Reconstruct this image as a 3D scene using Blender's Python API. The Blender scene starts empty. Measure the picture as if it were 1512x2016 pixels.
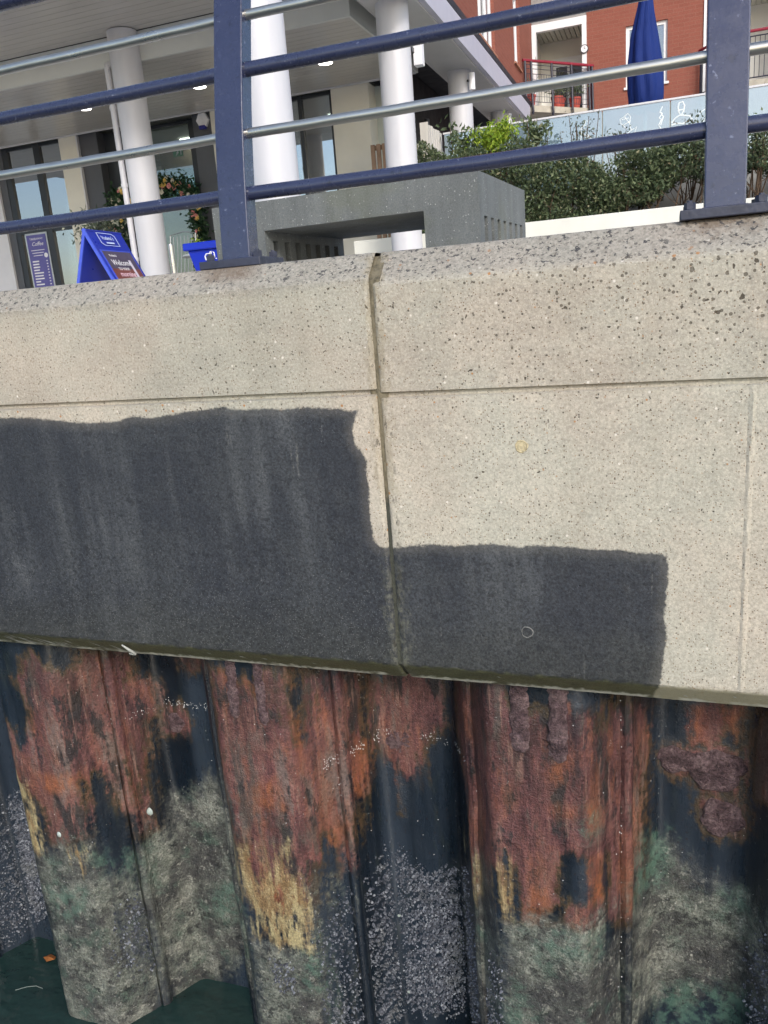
import bpy, math, random
import numpy as np
from mathutils import Vector, Matrix

# ------------------------------------------------------------------ camera, sky, sun, exposure
scene = bpy.context.scene
cam_d = bpy.data.cameras.new('camera')
cam = bpy.data.objects.new('camera', cam_d)
scene.collection.objects.link(cam)
cam_d.sensor_fit = 'VERTICAL'; cam_d.sensor_height = 24.0; cam_d.sensor_width = 18.0
cam_d.lens = 1560.0 / 2016.0 * 24.0
cam_d.clip_start = 0.05; cam_d.clip_end = 3000
cam.matrix_world = Matrix(((0.94189456, -0.01287954, 0.33566168, 0),
                           (0.32712129, 0.26223773, -0.9078673, 0),
                           (-0.07633024, 0.96491735, 0.25121346, 0),
                           (0, 0, 0, 1)))
scene.camera = cam
scene.render.resolution_x = 768; scene.render.resolution_y = 1024

SUN_EL, SUN_AZ = math.radians(31), math.radians(33)     # azimuth from -Y (behind the camera) towards +X
world = bpy.data.worlds.new('World'); scene.world = world
world.use_nodes = True
wn = world.node_tree; bg = wn.nodes['Background']
sky = wn.nodes.new('ShaderNodeTexSky'); sky.sky_type = 'NISHITA'; sky.sun_disc = False
sky.sun_elevation = SUN_EL
sky.sun_rotation = math.pi - SUN_AZ
sky.air_density = 1.0; sky.dust_density = 1.5
wn.links.new(sky.outputs[0], bg.inputs[0]); bg.inputs[1].default_value = 0.14
sun_d = bpy.data.lights.new('sun', 'SUN'); sun_d.energy = 1.5; sun_d.angle = math.radians(12)
sun_d.color = (1.0, 0.955, 0.90)
sun = bpy.data.objects.new('sun', sun_d); scene.collection.objects.link(sun)
sdir = Vector((math.sin(SUN_AZ) * math.cos(SUN_EL), -math.cos(SUN_AZ) * math.cos(SUN_EL), math.sin(SUN_EL)))
sun.rotation_euler = sdir.to_track_quat('Z', 'Y').to_euler()
vs = scene.view_settings
vs.view_transform = 'Standard'; vs.look = 'None'; vs.gamma = 1.0; vs.use_curve_mapping = False
vs.exposure = 0.62
scene.cycles.use_denoising = True
scene.cycles.max_bounces = 6; scene.cycles.transparent_max_bounces = 8
scene.cycles.use_adaptive_sampling = True; scene.cycles.adaptive_threshold = 0.03

# ------------------------------------------------------------------ helpers
rnd = random.Random(7)
COL = scene.collection
G = 0.165            # promenade level (the camera hangs 16 cm below it, 3.65 m above the water)
WATER = -3.65

def lin(r, g, b):
    f = lambda c: c / 12.92 if c <= 0.04045 else ((c + 0.055) / 1.055) ** 2.4
    return (f(r / 255), f(g / 255), f(b / 255), 1.0)

class NT:
    """small node-tree writer"""
    def __init__(s, name):
        s.m = bpy.data.materials.new(name); s.m.use_nodes = True
        s.t = s.m.node_tree; s.b = s.t.nodes['Principled BSDF']; s.out = s.t.nodes['Material Output']
        s.tc = s.t.nodes.new('ShaderNodeTexCoord')
        s.pos = s.tc.outputs['Object']
    def put(s, sock, v):
        if isinstance(v, bpy.types.NodeSocket): s.t.links.new(v, sock)
        elif isinstance(v, (tuple, list)):
            n = len(sock.default_value); v = tuple(v) + (1.0,) * 4
            sock.default_value = v[:n]
        else: sock.default_value = v
    def scale(s, v, sc):
        n = s.t.nodes.new('ShaderNodeMapping'); s.put(n.inputs['Vector'], v)
        n.inputs['Scale'].default_value = sc; return n.outputs[0]
    def noise(s, sc, det=3, rough=.55, vec=None, col=False, w=0):
        n = s.t.nodes.new('ShaderNodeTexNoise'); s.put(n.inputs['Vector'], vec or s.pos)
        n.inputs['Scale'].default_value = sc; n.inputs['Detail'].default_value = det; n.inputs['Roughness'].default_value = rough
        n.inputs['Distortion'].default_value = w
        return n.outputs['Color' if col else 'Fac']
    def vor(s, sc, vec=None, rand=1.0):
        n = s.t.nodes.new('ShaderNodeTexVoronoi'); s.put(n.inputs['Vector'], vec or s.pos)
        n.inputs['Scale'].default_value = sc; n.inputs['Randomness'].default_value = rand
        return n.outputs['Distance'], n.outputs['Color']
    def math(s, op, a, b=0.0, c=0.0, clamp=False):
        n = s.t.nodes.new('ShaderNodeMath'); n.operation = op; n.use_clamp = clamp
        s.put(n.inputs[0], a); s.put(n.inputs[1], b); s.put(n.inputs[2], c); return n.outputs[0]
    def step(s, v, lo, hi):           # smooth 0..1 as v goes lo..hi
        n = s.t.nodes.new('ShaderNodeMapRange'); n.interpolation_type = 'SMOOTHSTEP'
        s.put(n.inputs[0], v); n.inputs[1].default_value = lo; n.inputs[2].default_value = hi
        n.inputs[3].default_value = 0; n.inputs[4].default_value = 1; return n.outputs[0]
    def rng(s, v, lo, hi, a, b):
        n = s.t.nodes.new('ShaderNodeMapRange')
        s.put(n.inputs[0], v); n.inputs[1].default_value = lo; n.inputs[2].default_value = hi
        n.inputs[3].default_value = a; n.inputs[4].default_value = b; return n.outputs[0]
    def mix(s, f, a, b, mode='MIX'):
        n = s.t.nodes.new('ShaderNodeMix'); n.data_type = 'RGBA'; n.blend_type = mode
        s.put(n.inputs[0], f); s.put(n.inputs[6], a); s.put(n.inputs[7], b); return n.outputs[2]
    def ramp(s, f, stops):
        n = s.t.nodes.new('ShaderNodeValToRGB'); s.put(n.inputs[0], f); e = n.color_ramp.elements
        while len(e) < len(stops): e.new(0.5)
        for el, (p, c) in zip(e, stops): el.position = p; el.color = tuple(c)[:3] + (1,)
        return n.outputs[0]
    def sep(s, v):
        n = s.t.nodes.new('ShaderNodeSeparateXYZ'); s.put(n.inputs[0], v); return n.outputs
    def comb(s, x, y, z):
        n = s.t.nodes.new('ShaderNodeCombineXYZ'); s.put(n.inputs[0], x); s.put(n.inputs[1], y); s.put(n.inputs[2], z); return n.outputs[0]
    def attr(s, name):
        n = s.t.nodes.new('ShaderNodeAttribute'); n.attribute_name = name; return n.outputs['Fac']
    def island(s):
        n = s.t.nodes.new('ShaderNodeNewGeometry'); return n.outputs['Random Per Island']
    def bump(s, h, strength=.5, dist=.01, normal=None):
        n = s.t.nodes.new('ShaderNodeBump'); s.put(n.inputs['Height'], h)
        n.inputs['Strength'].default_value = strength; n.inputs['Distance'].default_value = dist
        if normal: s.put(n.inputs['Normal'], normal)
        return n.outputs[0]
    def fin(s, base=None, rough=None, normal=None, metal=None, spec=None, **kw):
        if base is not None: s.put(s.b.inputs['Base Color'], base)
        if rough is not None: s.put(s.b.inputs['Roughness'], rough)
        if metal is not None: s.put(s.b.inputs['Metallic'], metal)
        if spec is not None: s.put(s.b.inputs['Specular IOR Level'], spec)
        if normal is not None: s.put(s.b.inputs['Normal'], normal)
        for k, v in kw.items(): s.put(s.b.inputs[k.replace('_', ' ')], v)
        return s.m

def simple(name, rgb, rough=.5, metal=0., var=.12, sc=6., bumps=0., bsc=60., spec=.5, streak=False):
    """a plain surface with uneven tone, fine relief and uneven gloss"""
    n = NT(name); v = n.scale(n.pos, (1, 1, .15)) if streak else n.pos
    f = n.noise(sc, 4, .6, v)
    k = n.rng(f, .3, .7, 1 - var, 1 + var)
    c = n.mix(1.0, rgb, n.comb(k, k, k), 'MULTIPLY')
    nm = n.bump(n.noise(bsc, 3), bumps, .01) if bumps else None
    r = n.rng(n.noise(sc * 3, 3), .3, .7, max(rough - .08, .03), min(rough + .08, 1))
    return n.fin(c, r, nm, metal, spec)

class MB:
    def __init__(s): s.v = []; s.f = []; s.smooth = False
    def box(s, x0, x1, y0, y1, z0, z1):
        i = len(s.v)
        s.v += [(x0, y0, z0), (x1, y0, z0), (x1, y1, z0), (x0, y1, z0), (x0, y0, z1), (x1, y0, z1), (x1, y1, z1), (x0, y1, z1)]
        s.f += [(i, i + 3, i + 2, i + 1), (i + 4, i + 5, i + 6, i + 7), (i, i + 1, i + 5, i + 4), (i + 1, i + 2, i + 6, i + 5), (i + 2, i + 3, i + 7, i + 6), (i + 3, i, i + 4, i + 7)]
        return s
    def poly(s, *pts):
        i = len(s.v); s.v += [tuple(p) for p in pts]; s.f.append(tuple(range(i, i + len(pts)))); return s
    def prism(s, pts, vec):           # closed polygon pts (3D) swept along vec
        i = len(s.v); n = len(pts); vec = Vector(vec)
        s.v += [tuple(p) for p in pts] + [tuple(Vector(p) + vec) for p in pts]
        s.f += [tuple(range(i + n - 1, i - 1, -1)), tuple(range(i + n, i + 2 * n))]
        for k in range(n): s.f.append((i + k, i + (k + 1) % n, i + n + (k + 1) % n, i + n + k))
        return s
    def tube(s, path, r, n=12, caps=True):
        path = [Vector(p) for p in path]; rings = []
        rr = r if isinstance(r, (list, tuple)) else [r] * len(path)
        up = None
        for k, p in enumerate(path):
            d = (path[min(k + 1, len(path) - 1)] - path[max(k - 1, 0)]).normalized()
            if up is None: up = d.orthogonal().normalized()
            a = (up - d * up.dot(d)).normalized(); b = d.cross(a); up = a
            i = len(s.v)
            for j in range(n):
                t = 2 * math.pi * j / n
                s.v.append(tuple(p + (a * math.cos(t) + b * math.sin(t)) * rr[k]))
            rings.append(i)
        for a, b in zip(rings, rings[1:]):
            for j in range(n): s.f.append((a + j, a + (j + 1) % n, b + (j + 1) % n, b + j))
        if caps:
            s.f.append(tuple(range(rings[0] + n - 1, rings[0] - 1, -1))); s.f.append(tuple(range(rings[-1], rings[-1] + n)))
        return s
    def lathe(s, c, prof, n=24, fn=None):   # prof: (radius, z); fn(theta, k) scales the radius
        rings = []
        for k, (r, z) in enumerate(prof):
            i = len(s.v)
            for j in range(n):
                t = 2 * math.pi * j / n; q = r * (fn(t, k) if fn else 1)
                s.v.append((c[0] + q * math.cos(t), c[1] + q * math.sin(t), c[2] + z))
            rings.append(i)
        for a, b in zip(rings, rings[1:]):
            for j in range(n): s.f.append((a + j, a + (j + 1) % n, b + (j + 1) % n, b + j))
        s.f.append(tuple(range(rings[0] + n - 1, rings[0] - 1, -1))); s.f.append(tuple(range(rings[-1], rings[-1] + n)))
        return s
    def build(s, name, mat, parent=None, smooth=False, bevel=0., ang=40):
        me = bpy.data.meshes.new(name); me.from_pydata(s.v, [], s.f); me.update()
        me.materials.append(mat)
        return link(name, me, parent, smooth, bevel, ang)

def link(name, me, parent=None, smooth=False, bevel=0., ang=40):
    if smooth: me.shade_smooth() if hasattr(me, 'shade_smooth') else None
    if smooth:
        try: me.set_sharp_from_angle(angle=math.radians(ang))
        except Exception: pass
    o = bpy.data.objects.new(name, me); COL.objects.link(o)
    if parent is not None:
        o.parent = parent
        if parent.type == 'EMPTY': o.location = -Vector(parent.location)
    if bevel:
        b = o.modifiers.new('bevel', 'BEVEL'); b.width = bevel; b.segments = 2; b.limit_method = 'ANGLE'
        b.angle_limit = math.radians(35); b.harden_normals = False
    return o

def tag(o, label, cat, group=None):
    o['label'] = label; o['category'] = cat
    if group: o['group'] = group
    return o
def thing(name, label, cat, loc, group=None):
    o = bpy.data.objects.new(name, None); COL.objects.link(o); o.location = loc; o.empty_display_size = .1
    return tag(o, label, cat, group)
def structure(o): o['kind'] = 'structure'; return o
def bx(name, mat, parent, *d, bevel=0.): return MB().box(*d).build(name, mat, parent, bevel=bevel)

def text(name, s, size, org, xd, yd, mat, parent, align='LEFT', ext=.0008, shear=0., sx=1.):
    cu = bpy.data.curves.new(name, 'FONT'); cu.body = s; cu.size = size; cu.align_x = align; cu.extrude = ext; cu.shear = shear
    cu.resolution_u = 2
    tmp = bpy.data.objects.new(name, cu); COL.objects.link(tmp)
    bpy.context.view_layer.update()
    me = bpy.data.meshes.new_from_object(tmp.evaluated_get(bpy.context.evaluated_depsgraph_get()))
    bpy.data.objects.remove(tmp)
    xd = Vector(xd).normalized(); yd = Vector(yd).normalized(); zd = xd.cross(yd); org = Vector(org)
    for v in me.vertices: v.co = org + xd * v.co.x * sx + yd * v.co.y + zd * v.co.z
    me.materials.clear(); me.materials.append(mat)
    return link(name, me, parent)

def sd_poly(X, Z, poly):
    """signed distance (positive inside) of points to a polygon, metres"""
    P = np.array(poly, float) / 1000.0
    d = np.full(X.shape, 1e9); ins = np.zeros(X.shape, bool)
    for (ax, az), (bx_, bz) in zip(P, np.roll(P, -1, 0)):
        ex, ez = bx_ - ax, bz - az; wx, wz = X - ax, Z - az
        t = np.clip((wx * ex + wz * ez) / (ex * ex + ez * ez + 1e-12), 0, 1)
        d = np.minimum(d, (wx - t * ex) ** 2 + (wz - t * ez) ** 2)
        c = ((az > Z) != (bz > Z)) & (X < (bx_ - ax) * (Z - az) / ((bz - az) if bz != az else 1e-9) + ax)
        ins ^= c
    d = np.sqrt(d)
    return np.where(ins, d, -d)
def zone(X, Z, polys):
    r = np.full(X.shape, -.5)
    for p in polys: r = np.maximum(r, sd_poly(X, Z, p))
    return r
def set_attr(me, name, arr):
    a = me.attributes.new(name, 'FLOAT', 'POINT'); a.data.foreach_set('value', np.ascontiguousarray(arr, dtype=np.float32))
def grid_mesh(name, V, nr, nc):
    """V: (nr, nc, 3) vertex grid"""
    idx = np.arange(nr * nc).reshape(nr, nc)
    F = np.stack([idx[:-1, :-1], idx[1:, :-1], idx[1:, 1:], idx[:-1, 1:]], -1).reshape(-1, 4)
    me = bpy.data.meshes.new(name); me.from_pydata(V.reshape(-1, 3).tolist(), [], F.tolist()); me.update()
    return me

# ------------------------------------------------------------------ stained zones measured on the quay (mm: along the wall, height)
ZONES = {
 'rust': [
  [(-2948,-1599),(-2879,-1539),(-2893,-1500),(-2808,-1467),(-2726,-1554),(-2669,-1565),(-2648,-1485),(-2544,-1557),(-2542,-1711),(-2460,-1794),(-2479,-1963),(-2500,-1972),(-2517,-2181),(-2534,-2314),(-2531,-2441),(-2529,-2600),(-2570,-2557),(-2571,-2338),(-2584,-2148),(-2594,-2083),(-2583,-2209),(-2587,-2418),(-2610,-2376),(-2621,-2174),(-2649,-2140),(-2711,-2157),(-2698,-2313),(-2737,-2463),(-2951,-2561),(-2961,-2322),(-3091,-2192),(-3102,-2106),(-3125,-1936),(-3107,-1862),(-3034,-1884),(-3009,-1980),(-2929,-1914),(-2891,-1784),(-2911,-1704)],
  [(-1865,-1414),(-1787,-1469),(-1729,-1499),(-1678,-1489),(-1637,-1550),(-1597,-1428),(-1496,-1416),(-1498,-1555),(-1473,-1792),(-1454,-1781),(-1437,-1477),(-1300,-1575),(-1296,-1794),(-1285,-1990),(-1333,-2172),(-1348,-2049),(-1380,-2536),(-1399,-2403),(-1408,-2287),(-1453,-2272),(-1473,-2618),(-1511,-2569),(-1577,-2583),(-1767,-2539),(-1844,-2415),(-1871,-2335),(-1862,-1821)],
  [(-2457,-1954),(-2357,-1914),(-2299,-1981),(-2339,-2089),(-2464,-2089)],
  [(-2311,-1638),(-1902,-1405),(-1924,-1504),(-2262,-1704)],
  [(-1261,-1637),(-1222,-1664),(-1201,-1560),(-928,-1625),(-930,-1853),(-1049,-2012),(-1098,-2181),(-1171,-2136),(-1188,-2361),(-1210,-2142),(-1249,-2033),(-1285,-1937)],
  [(-845,-1573),(-602,-1384),(-539,-1505),(-491,-1522),(-433,-1484),(-321,-1461),(-220,-1513),(-214,-1593),(-156,-1527),(-52,-1611),(-56,-1815),(-79,-1923),(-91,-2426),(-134,-2566),(-208,-2503),(-377,-2451),(-605,-2490),(-622,-2247),(-648,-2249),(-678,-2341),(-761,-2492),(-789,-2143),(-850,-1837)],
  [(-6,-1877),(28,-1843),(87,-1848),(155,-1822),(269,-1813),(328,-1904),(300,-2037),(190,-2054),(90,-1978),(10,-1953)],
  [(156,-2077),(219,-2049),(301,-2055),(313,-2155),(292,-2219),(224,-2243),(168,-2179)],
  [(98,-1632),(299,-1612),(297,-1821),(229,-1755),(184,-1830),(97,-1846)],
  [(351,-1740),(412,-1651),(424,-1983),(363,-1976)],
 ],
 'yellow': [
  [(-3087,-2177),(-3010,-2182),(-2975,-2309),(-2994,-2569),(-3086,-2583),(-3101,-2403)],
  [(-2808,-2535),(-2745,-2539),(-2774,-2635),(-2805,-2595)],
  [(-1862,-2320),(-1772,-2327),(-1768,-2442),(-1682,-2494),(-1620,-2306),(-1581,-2299),(-1586,-2448),(-1533,-2424),(-1506,-2503),(-1535,-2840),(-1620,-2846),(-1699,-2836),(-1806,-2832),(-1800,-2687),(-1853,-2627),(-1859,-2473)],
  [(-614,-2185),(-602,-2255),(-599,-2451),(-615,-2467),(-619,-2307)],
  [(-803,-2371),(-766,-2329),(-754,-2468),(-787,-2520)],
 ],
 'grey': [
  [(-3121,-2590),(-2942,-2521),(-2727,-2491),(-2699,-2704),(-2613,-2742),(-2615,-2946),(-2612,-3177),(-2609,-3518),(-2597,-3657),(-2688,-3767),(-3694,-4455),(-3089,-3293),(-3091,-2964)],
  [(-2473,-2453),(-2354,-2472),(-1882,-2043),(-1868,-2173),(-1861,-2697),(-1876,-3144),(-2477,-3746),(-2601,-3675),(-2606,-3358),(-2604,-2964),(-2579,-2672),(-2528,-2653),(-2489,-2550)],
  [(-1864,-2770),(-1806,-2832),(-1677,-2874),(-1528,-2838),(-1487,-2508),(-1472,-2521),(-1468,-2776),(-1494,-3062),(-1490,-3370),(-1887,-3458),(-1870,-3067)],
  [(-647,-2472),(-521,-2459),(-377,-2427),(-235,-2462),(-209,-2629),(-162,-2594),(-153,-3166),(-662,-3096),(-667,-2694)],
  [(15,-2343),(77,-2383),(160,-2457),(261,-2487),(339,-2518),(408,-2562),(474,-2521),(489,-2920),(-138,-3192),(-143,-2615),(-85,-2521),(-15,-2504)],
  [(-805,-2563),(-704,-2322),(-683,-2569),(-684,-3103),(-852,-3533),(-858,-3085)],
 ],
 'green': [
  [(-460,-2520),(-358,-2471),(-226,-2532),(-227,-2621),(-380,-2588),(-474,-2637)],
  [(241,-2491),(355,-2491),(357,-2551),(264,-2603)],
  [(-87,-2230),(-7,-2246),(6,-2500),(-86,-2508),(-105,-2371)],
  [(-2347,-3051),(-1860,-2640),(-1882,-2847),(-2319,-3299)],
  [(-2708,-2559),(-2609,-2672),(-2613,-2742),(-2696,-2688)],
  [(-620,-2870),(-470,-2882),(-496,-3050),(-650,-3093)],
  [(-9,-3076),(344,-2955),(350,-3161),(-7,-3306)],
  [(-1545,-2871),(-1483,-2875),(-1487,-3072),(-1592,-3057)],
  [(-3038,-2795),(-2770,-2772),(-2805,-2936),(-3021,-3016)],
  [(-318,-1891),(-231,-1943),(-232,-2058),(-311,-2013)],
 ],
 'orange': [
  [(-420,-1718),(-344,-1719),(-345,-1795),(-412,-1805)],
  [(-405,-1904),(-309,-1889),(-310,-1945),(-396,-1948)],
  [(-273,-1894),(-240,-1925),(-223,-2019),(-266,-2026)],
  [(-495,-2294),(-424,-2291),(-426,-2377),(-479,-2462),(-509,-2407)],
  [(-1417,-2293),(-1392,-2299),(-1397,-2365),(-1419,-2356)],
  [(-1698,-2017),(-1588,-1938),(-1558,-2099),(-1686,-2119)],
  [(-267,-2138),(-224,-2159),(-225,-2372),(-260,-2360)],
  [(-1808,-1447),(-1750,-1477),(-1643,-1503),(-1637,-1550),(-1680,-1507),(-1755,-1514)],
  [(-1485,-1650),(-1467,-1798),(-1475,-1940),(-1484,-1757)],
  [(-1325,-1900),(-1289,-1944),(-1318,-2186),(-1340,-2165)],
  [(103,-1655),(151,-1650),(155,-1810),(116,-1815)],
  [(217,-1643),(291,-1635),(278,-1795),(239,-1754)],
  [(-2929,-2113),(-2707,-2104),(-2713,-2184),(-2907,-2225)],
  [(-1767,-2539),(-1599,-2450),(-1537,-2574),(-1650,-2654),(-1769,-2651)],
 ],
 'dark': [
  [(-594,-2133),(-572,-2153),(-546,-2292),(-541,-2451),(-594,-2463),(-598,-2303)],
  [(-381,-2129),(-331,-2097),(-267,-2138),(-264,-2330),(-296,-2337),(-356,-2361),(-384,-2295)],
  [(-519,-2396),(-355,-2349),(-377,-2439),(-500,-2467)],
  [(-242,-2259),(-206,-2153),(-189,-2337),(-217,-2457)],
  [(-540,-1405),(-525,-1404),(-528,-1494),(-547,-1474)],
  [(-324,-1385),(-215,-1437),(-228,-1497),(-276,-1458),(-321,-1472)],
  [(-1697,-1407),(-1649,-1409),(-1653,-1486),(-1701,-1479)],
  [(-1487,-1444),(-1442,-1481),(-1456,-1634),(-1472,-1770),(-1484,-1638)],
  [(-2532,-1579),(-2494,-1620),(-2477,-1773),(-2530,-1734)],
  [(-810,-2042),(-771,-2042),(-785,-2213),(-813,-2200)],
 ],
 'barn': [
  [(-3742,-2578),(-3691,-2661),(-3137,-2378),(-3103,-2587),(-3111,-2904),(-3132,-3104),(-3798,-3642),(-3841,-3622)],
  [(-2646,-2919),(-2605,-2945),(-2608,-3402),(-2640,-3385),(-2696,-3261),(-2672,-3076)],
  [(-1418,-2649),(-1381,-2703),(-1383,-3097),(-1385,-3513),(-1490,-3370),(-1465,-2980),(-1473,-2773),(-1445,-2774)],
  [(-1365,-2623),(-1335,-2644),(-1275,-2775),(-1318,-3623),(-1374,-3531),(-1370,-2922)],
  [(-1279,-2593),(-1251,-2538),(-1155,-2628),(-1067,-2670),(-962,-2620),(-845,-2570),(-821,-3015),(-815,-3452),(-1339,-3590),(-1290,-2653)],
  [(348,-2813),(407,-2550),(471,-2462),(489,-2920),(351,-3212)],
  [(-1739,-2948),(-1633,-2950),(-1628,-3141),(-1732,-3109)],
  [(-816,-3080),(-656,-2691),(-639,-3089),(-803,-3427)],
 ],
}
WET = [(-6500,-318),(-2542,-318),(-2387,-320),(-2240,-338),(-2097,-349),(-1954,-345),(-1893,-328),(-1815,-337),(-1680,-322),(-1549,-310),(-1506,-302),(-1466,-318),(-1344,-316),(-1265,-324),(-1166,-316),(-1072,-326),(-1016,-335),(-983,-332),(-1001,-365),(-1012,-408),(-1009,-452),(-983,-483),(-972,-506),(-973,-605),(-974,-696),(-972,-789),(-955,-815),(-899,-821),(-852,-815),(-759,-805),(-669,-808),(-564,-796),(-478,-805),(-361,-798),(-248,-805),(-138,-807),(-77,-813),(-16,-815),(5,-817),(9,-881),(4,-966),(0,-1027),(8,-1088),(0,-1159),(-11,-1259),(-71,-1500),(-6500,-1500)]


# ------------------------------------------------------------------ materials of the quay
def concrete():
    n = NT('weathered_concrete'); x, y, z = n.sep(n.pos)
    c = n.mix(n.step(n.noise(1.3, 4, .6), .38, .62), lin(179, 170, 156), lin(173, 170, 157))
    stra = n.noise(4, 3, .6, n.scale(n.pos, (.25, 1, 3.5)))
    c = n.mix(n.math('MULTIPLY', n.step(stra, .5, .75), .35), c, lin(188, 182, 168))
    f = n.noise(120, 3, .7); k = n.rng(f, .28, .72, .72, 1.24)
    c = n.mix(1., c, n.comb(k, k, k), 'MULTIPLY')
    gr = n.noise(3.0, 4, .65); k = n.rng(gr, .3, .7, .86, 1.08)
    c = n.mix(1., c, n.comb(k, k, k), 'MULTIPLY')
    lowk = n.rng(n.step(z, -.27, -.31), 0, 1, .97, 1.07); c = n.mix(1., c, n.comb(lowk, lowk, lowk), 'MULTIPLY')
    # exposed aggregate
    d, cc = n.vor(150); r, g, b = n.sep(cc)
    st = n.step(d, .40, .22)
    c = n.mix(n.math('MULTIPLY', n.math('MULTIPLY', st, n.step(r, .80, .84)), .55), c, lin(206, 198, 184))
    c = n.mix(n.math('MULTIPLY', st, n.step(r, .17, .13)), c, lin(122, 104, 84))
    d2, cc2 = n.vor(55); r2, g2, b2 = n.sep(cc2)
    c = n.mix(n.math('MULTIPLY', n.step(d2, .36, .26), n.step(g2, .955, .965)), c, lin(168, 124, 82))
    c = n.mix(n.math('MULTIPLY', n.step(d2, .30, .16), n.step(b2, .955, .965)), c, lin(212, 206, 196))
    # blow holes and pits, denser to the right and high up
    dens = n.math('ADD', n.math('MULTIPLY', n.noise(1.1, 3), .9), n.math('MULTIPLY', n.step(x, -1.1, .3), n.math('MULTIPLY', n.step(z, -.40, .05), .42)))
    d3, cc3 = n.vor(34, n.mix(.035, n.pos, n.noise(40, 2, .5, None, True))); r3, g3, b3 = n.sep(cc3)
    size = n.math('MULTIPLY', n.math('MULTIPLY', n.step(r3, .40, 1.0), dens), .31)
    pit = n.step(n.math('SUBTRACT', d3, size), .015, -.03)
    d4, cc4 = n.vor(85); r4, g4, b4 = n.sep(cc4)
    pit2 = n.step(n.math('SUBTRACT', d4, n.math('MULTIPLY', n.step(r4, .58, 1.0), n.math('MULTIPLY', dens, .62))), .02, -.04)
    pits = n.math('MAXIMUM', pit, n.math('MULTIPLY', pit2, .8))
    c = n.mix(n.math('MULTIPLY', pits, .9), c, lin(70, 62, 52))
    run = n.step(n.noise(5, 4, .6, n.scale(n.pos, (1, 1, .08))), .5, .72)
    c = n.mix(n.math('MULTIPLY', run, .16), c, lin(120, 112, 94))
    # lichen and grime on the sloping top edge
    topw = n.step(n.math('ADD', z, n.math('MULTIPLY', n.math('SUBTRACT', n.noise(12, 4), .5), .05)), .055, .105)
    peb = n.mix(n.step(n.noise(75, 4, .75), .40, .60), lin(104, 102, 100), lin(158, 153, 146))
    c = n.mix(n.math('MULTIPLY', topw, .48), c, peb)
    for px_ in (.148, -1.462, 1.76):
        pm = n.math('MULTIPLY', n.step(n.math('ABSOLUTE', n.math('SUBTRACT', x, px_)), .16, .05), n.step(n.math('ADD', z, n.math('MULTIPLY', n.math('SUBTRACT', n.noise(26, 4, .7), .5), .16)), .10, .17))
        c = n.mix(n.math('MULTIPLY', pm, .6), c, lin(96, 76, 58))
    lich = n.math('MULTIPLY', n.step(n.noise(62, 4, .62), .575, .62), n.math('MULTIPLY', topw, n.math('ADD', n.step(n.noise(2.6, 3), .36, .56), n.math('MULTIPLY', n.step(x, -.9, .1), .4))))
    c = n.mix(n.math('MINIMUM', n.math('MULTIPLY', lich, .85), .9), c, lin(58, 58, 62))
    # damp, dark lower band with a shape of its own
    sd = n.attr('wet')
    sdn = n.math('ADD', sd, n.math('ADD', n.math('MULTIPLY', n.math('SUBTRACT', n.noise(95, 4, .7), .5), .022), n.math('MULTIPLY', n.math('SUBTRACT', n.noise(16, 3), .5), .016)))
    wet = n.math('MULTIPLY', n.step(sdn, -.004, .006), n.rng(n.step(sdn, 0, .05), 0, 1, .90, 1.))
    wv = n.scale(n.pos, (1, 1, .10))
    wstr = n.step(n.noise(7, 4, .65, wv), .42, .75)
    wcol = n.mix(n.math('MULTIPLY', wstr, n.step(n.noise(2.3, 3), .35, .65)), lin(49, 52, 58), lin(84, 87, 90))
    wcol = n.mix(n.math('MULTIPLY', n.step(n.noise(3.4, 5, .65), .45, .65), .5), wcol, lin(63, 66, 69))
    thin = n.math('MULTIPLY', n.step(n.noise(30, 4, .65, n.scale(n.pos, (1, 1, .05))), .60, .70), n.math('MULTIPLY', n.step(n.noise(3.1, 3), .50, .62), n.step(n.noise(90, 3, .7), .35, .6)))
    wcol = n.mix(n.math('MULTIPLY', thin, .65), wcol, lin(132, 132, 126))
    wcol = n.mix(n.math('MULTIPLY', n.step(n.math('ADD', z, n.math('MULTIPLY', n.noise(6, 4), .3)), -.85, -1.12), .4), wcol, lin(60, 61, 55))
    f2 = n.rng(n.noise(105, 4, .8), .32, .68, .42, 1.65); wcol = n.mix(1., wcol, n.comb(f2, f2, f2), 'MULTIPLY')
    blot = n.step(n.noise(34, 4, .65), .56, .63); wcol = n.mix(n.math('MULTIPLY', blot, .55), wcol, lin(36, 38, 43))
    spk = n.math('MULTIPLY', n.step(d, .34, .16), n.step(g, .80, .84)); wcol = n.mix(n.math('MULTIPLY', spk, .42), wcol, lin(140, 141, 140))
    c = n.mix(wet, c, wcol)
    # algae: on the drip edge and down the joint
    alg = n.step(n.math('ADD', z, n.math('MULTIPLY', n.math('SUBTRACT', n.noise(20, 3), .5), .04)), -1.262, -1.285)
    c = n.mix(n.math('MULTIPLY', alg, .80), c, n.mix(wet, lin(150, 146, 120), n.mix(n.noise(18, 4), lin(64, 64, 44), lin(104, 106, 76))))
    jd = n.math('ABSOLUTE', n.math('ADD', x, .905))
    jn = n.math('ADD', jd, n.math('MULTIPLY', n.math('SUBTRACT', n.noise(45, 4, .7, n.scale(n.pos, (1, 1, .4))), .5), .16))
    jlow = n.math('MULTIPLY', n.math('MULTIPLY', n.step(jn, .055, .01), n.step(n.noise(48, 5, .75), .42, .58)), n.step(z, -.66, -1.1))
    c = n.mix(n.math('MULTIPLY', jlow, .7), c, n.mix(n.noise(110, 3), lin(58, 62, 50), lin(132, 132, 120)))
    jup = n.math('MULTIPLY', n.step(jn, .045, .005), n.step(z, -.7, -.55))
    c = n.mix(n.math('MULTIPLY', jup, .45), c, lin(140, 130, 106))
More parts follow.
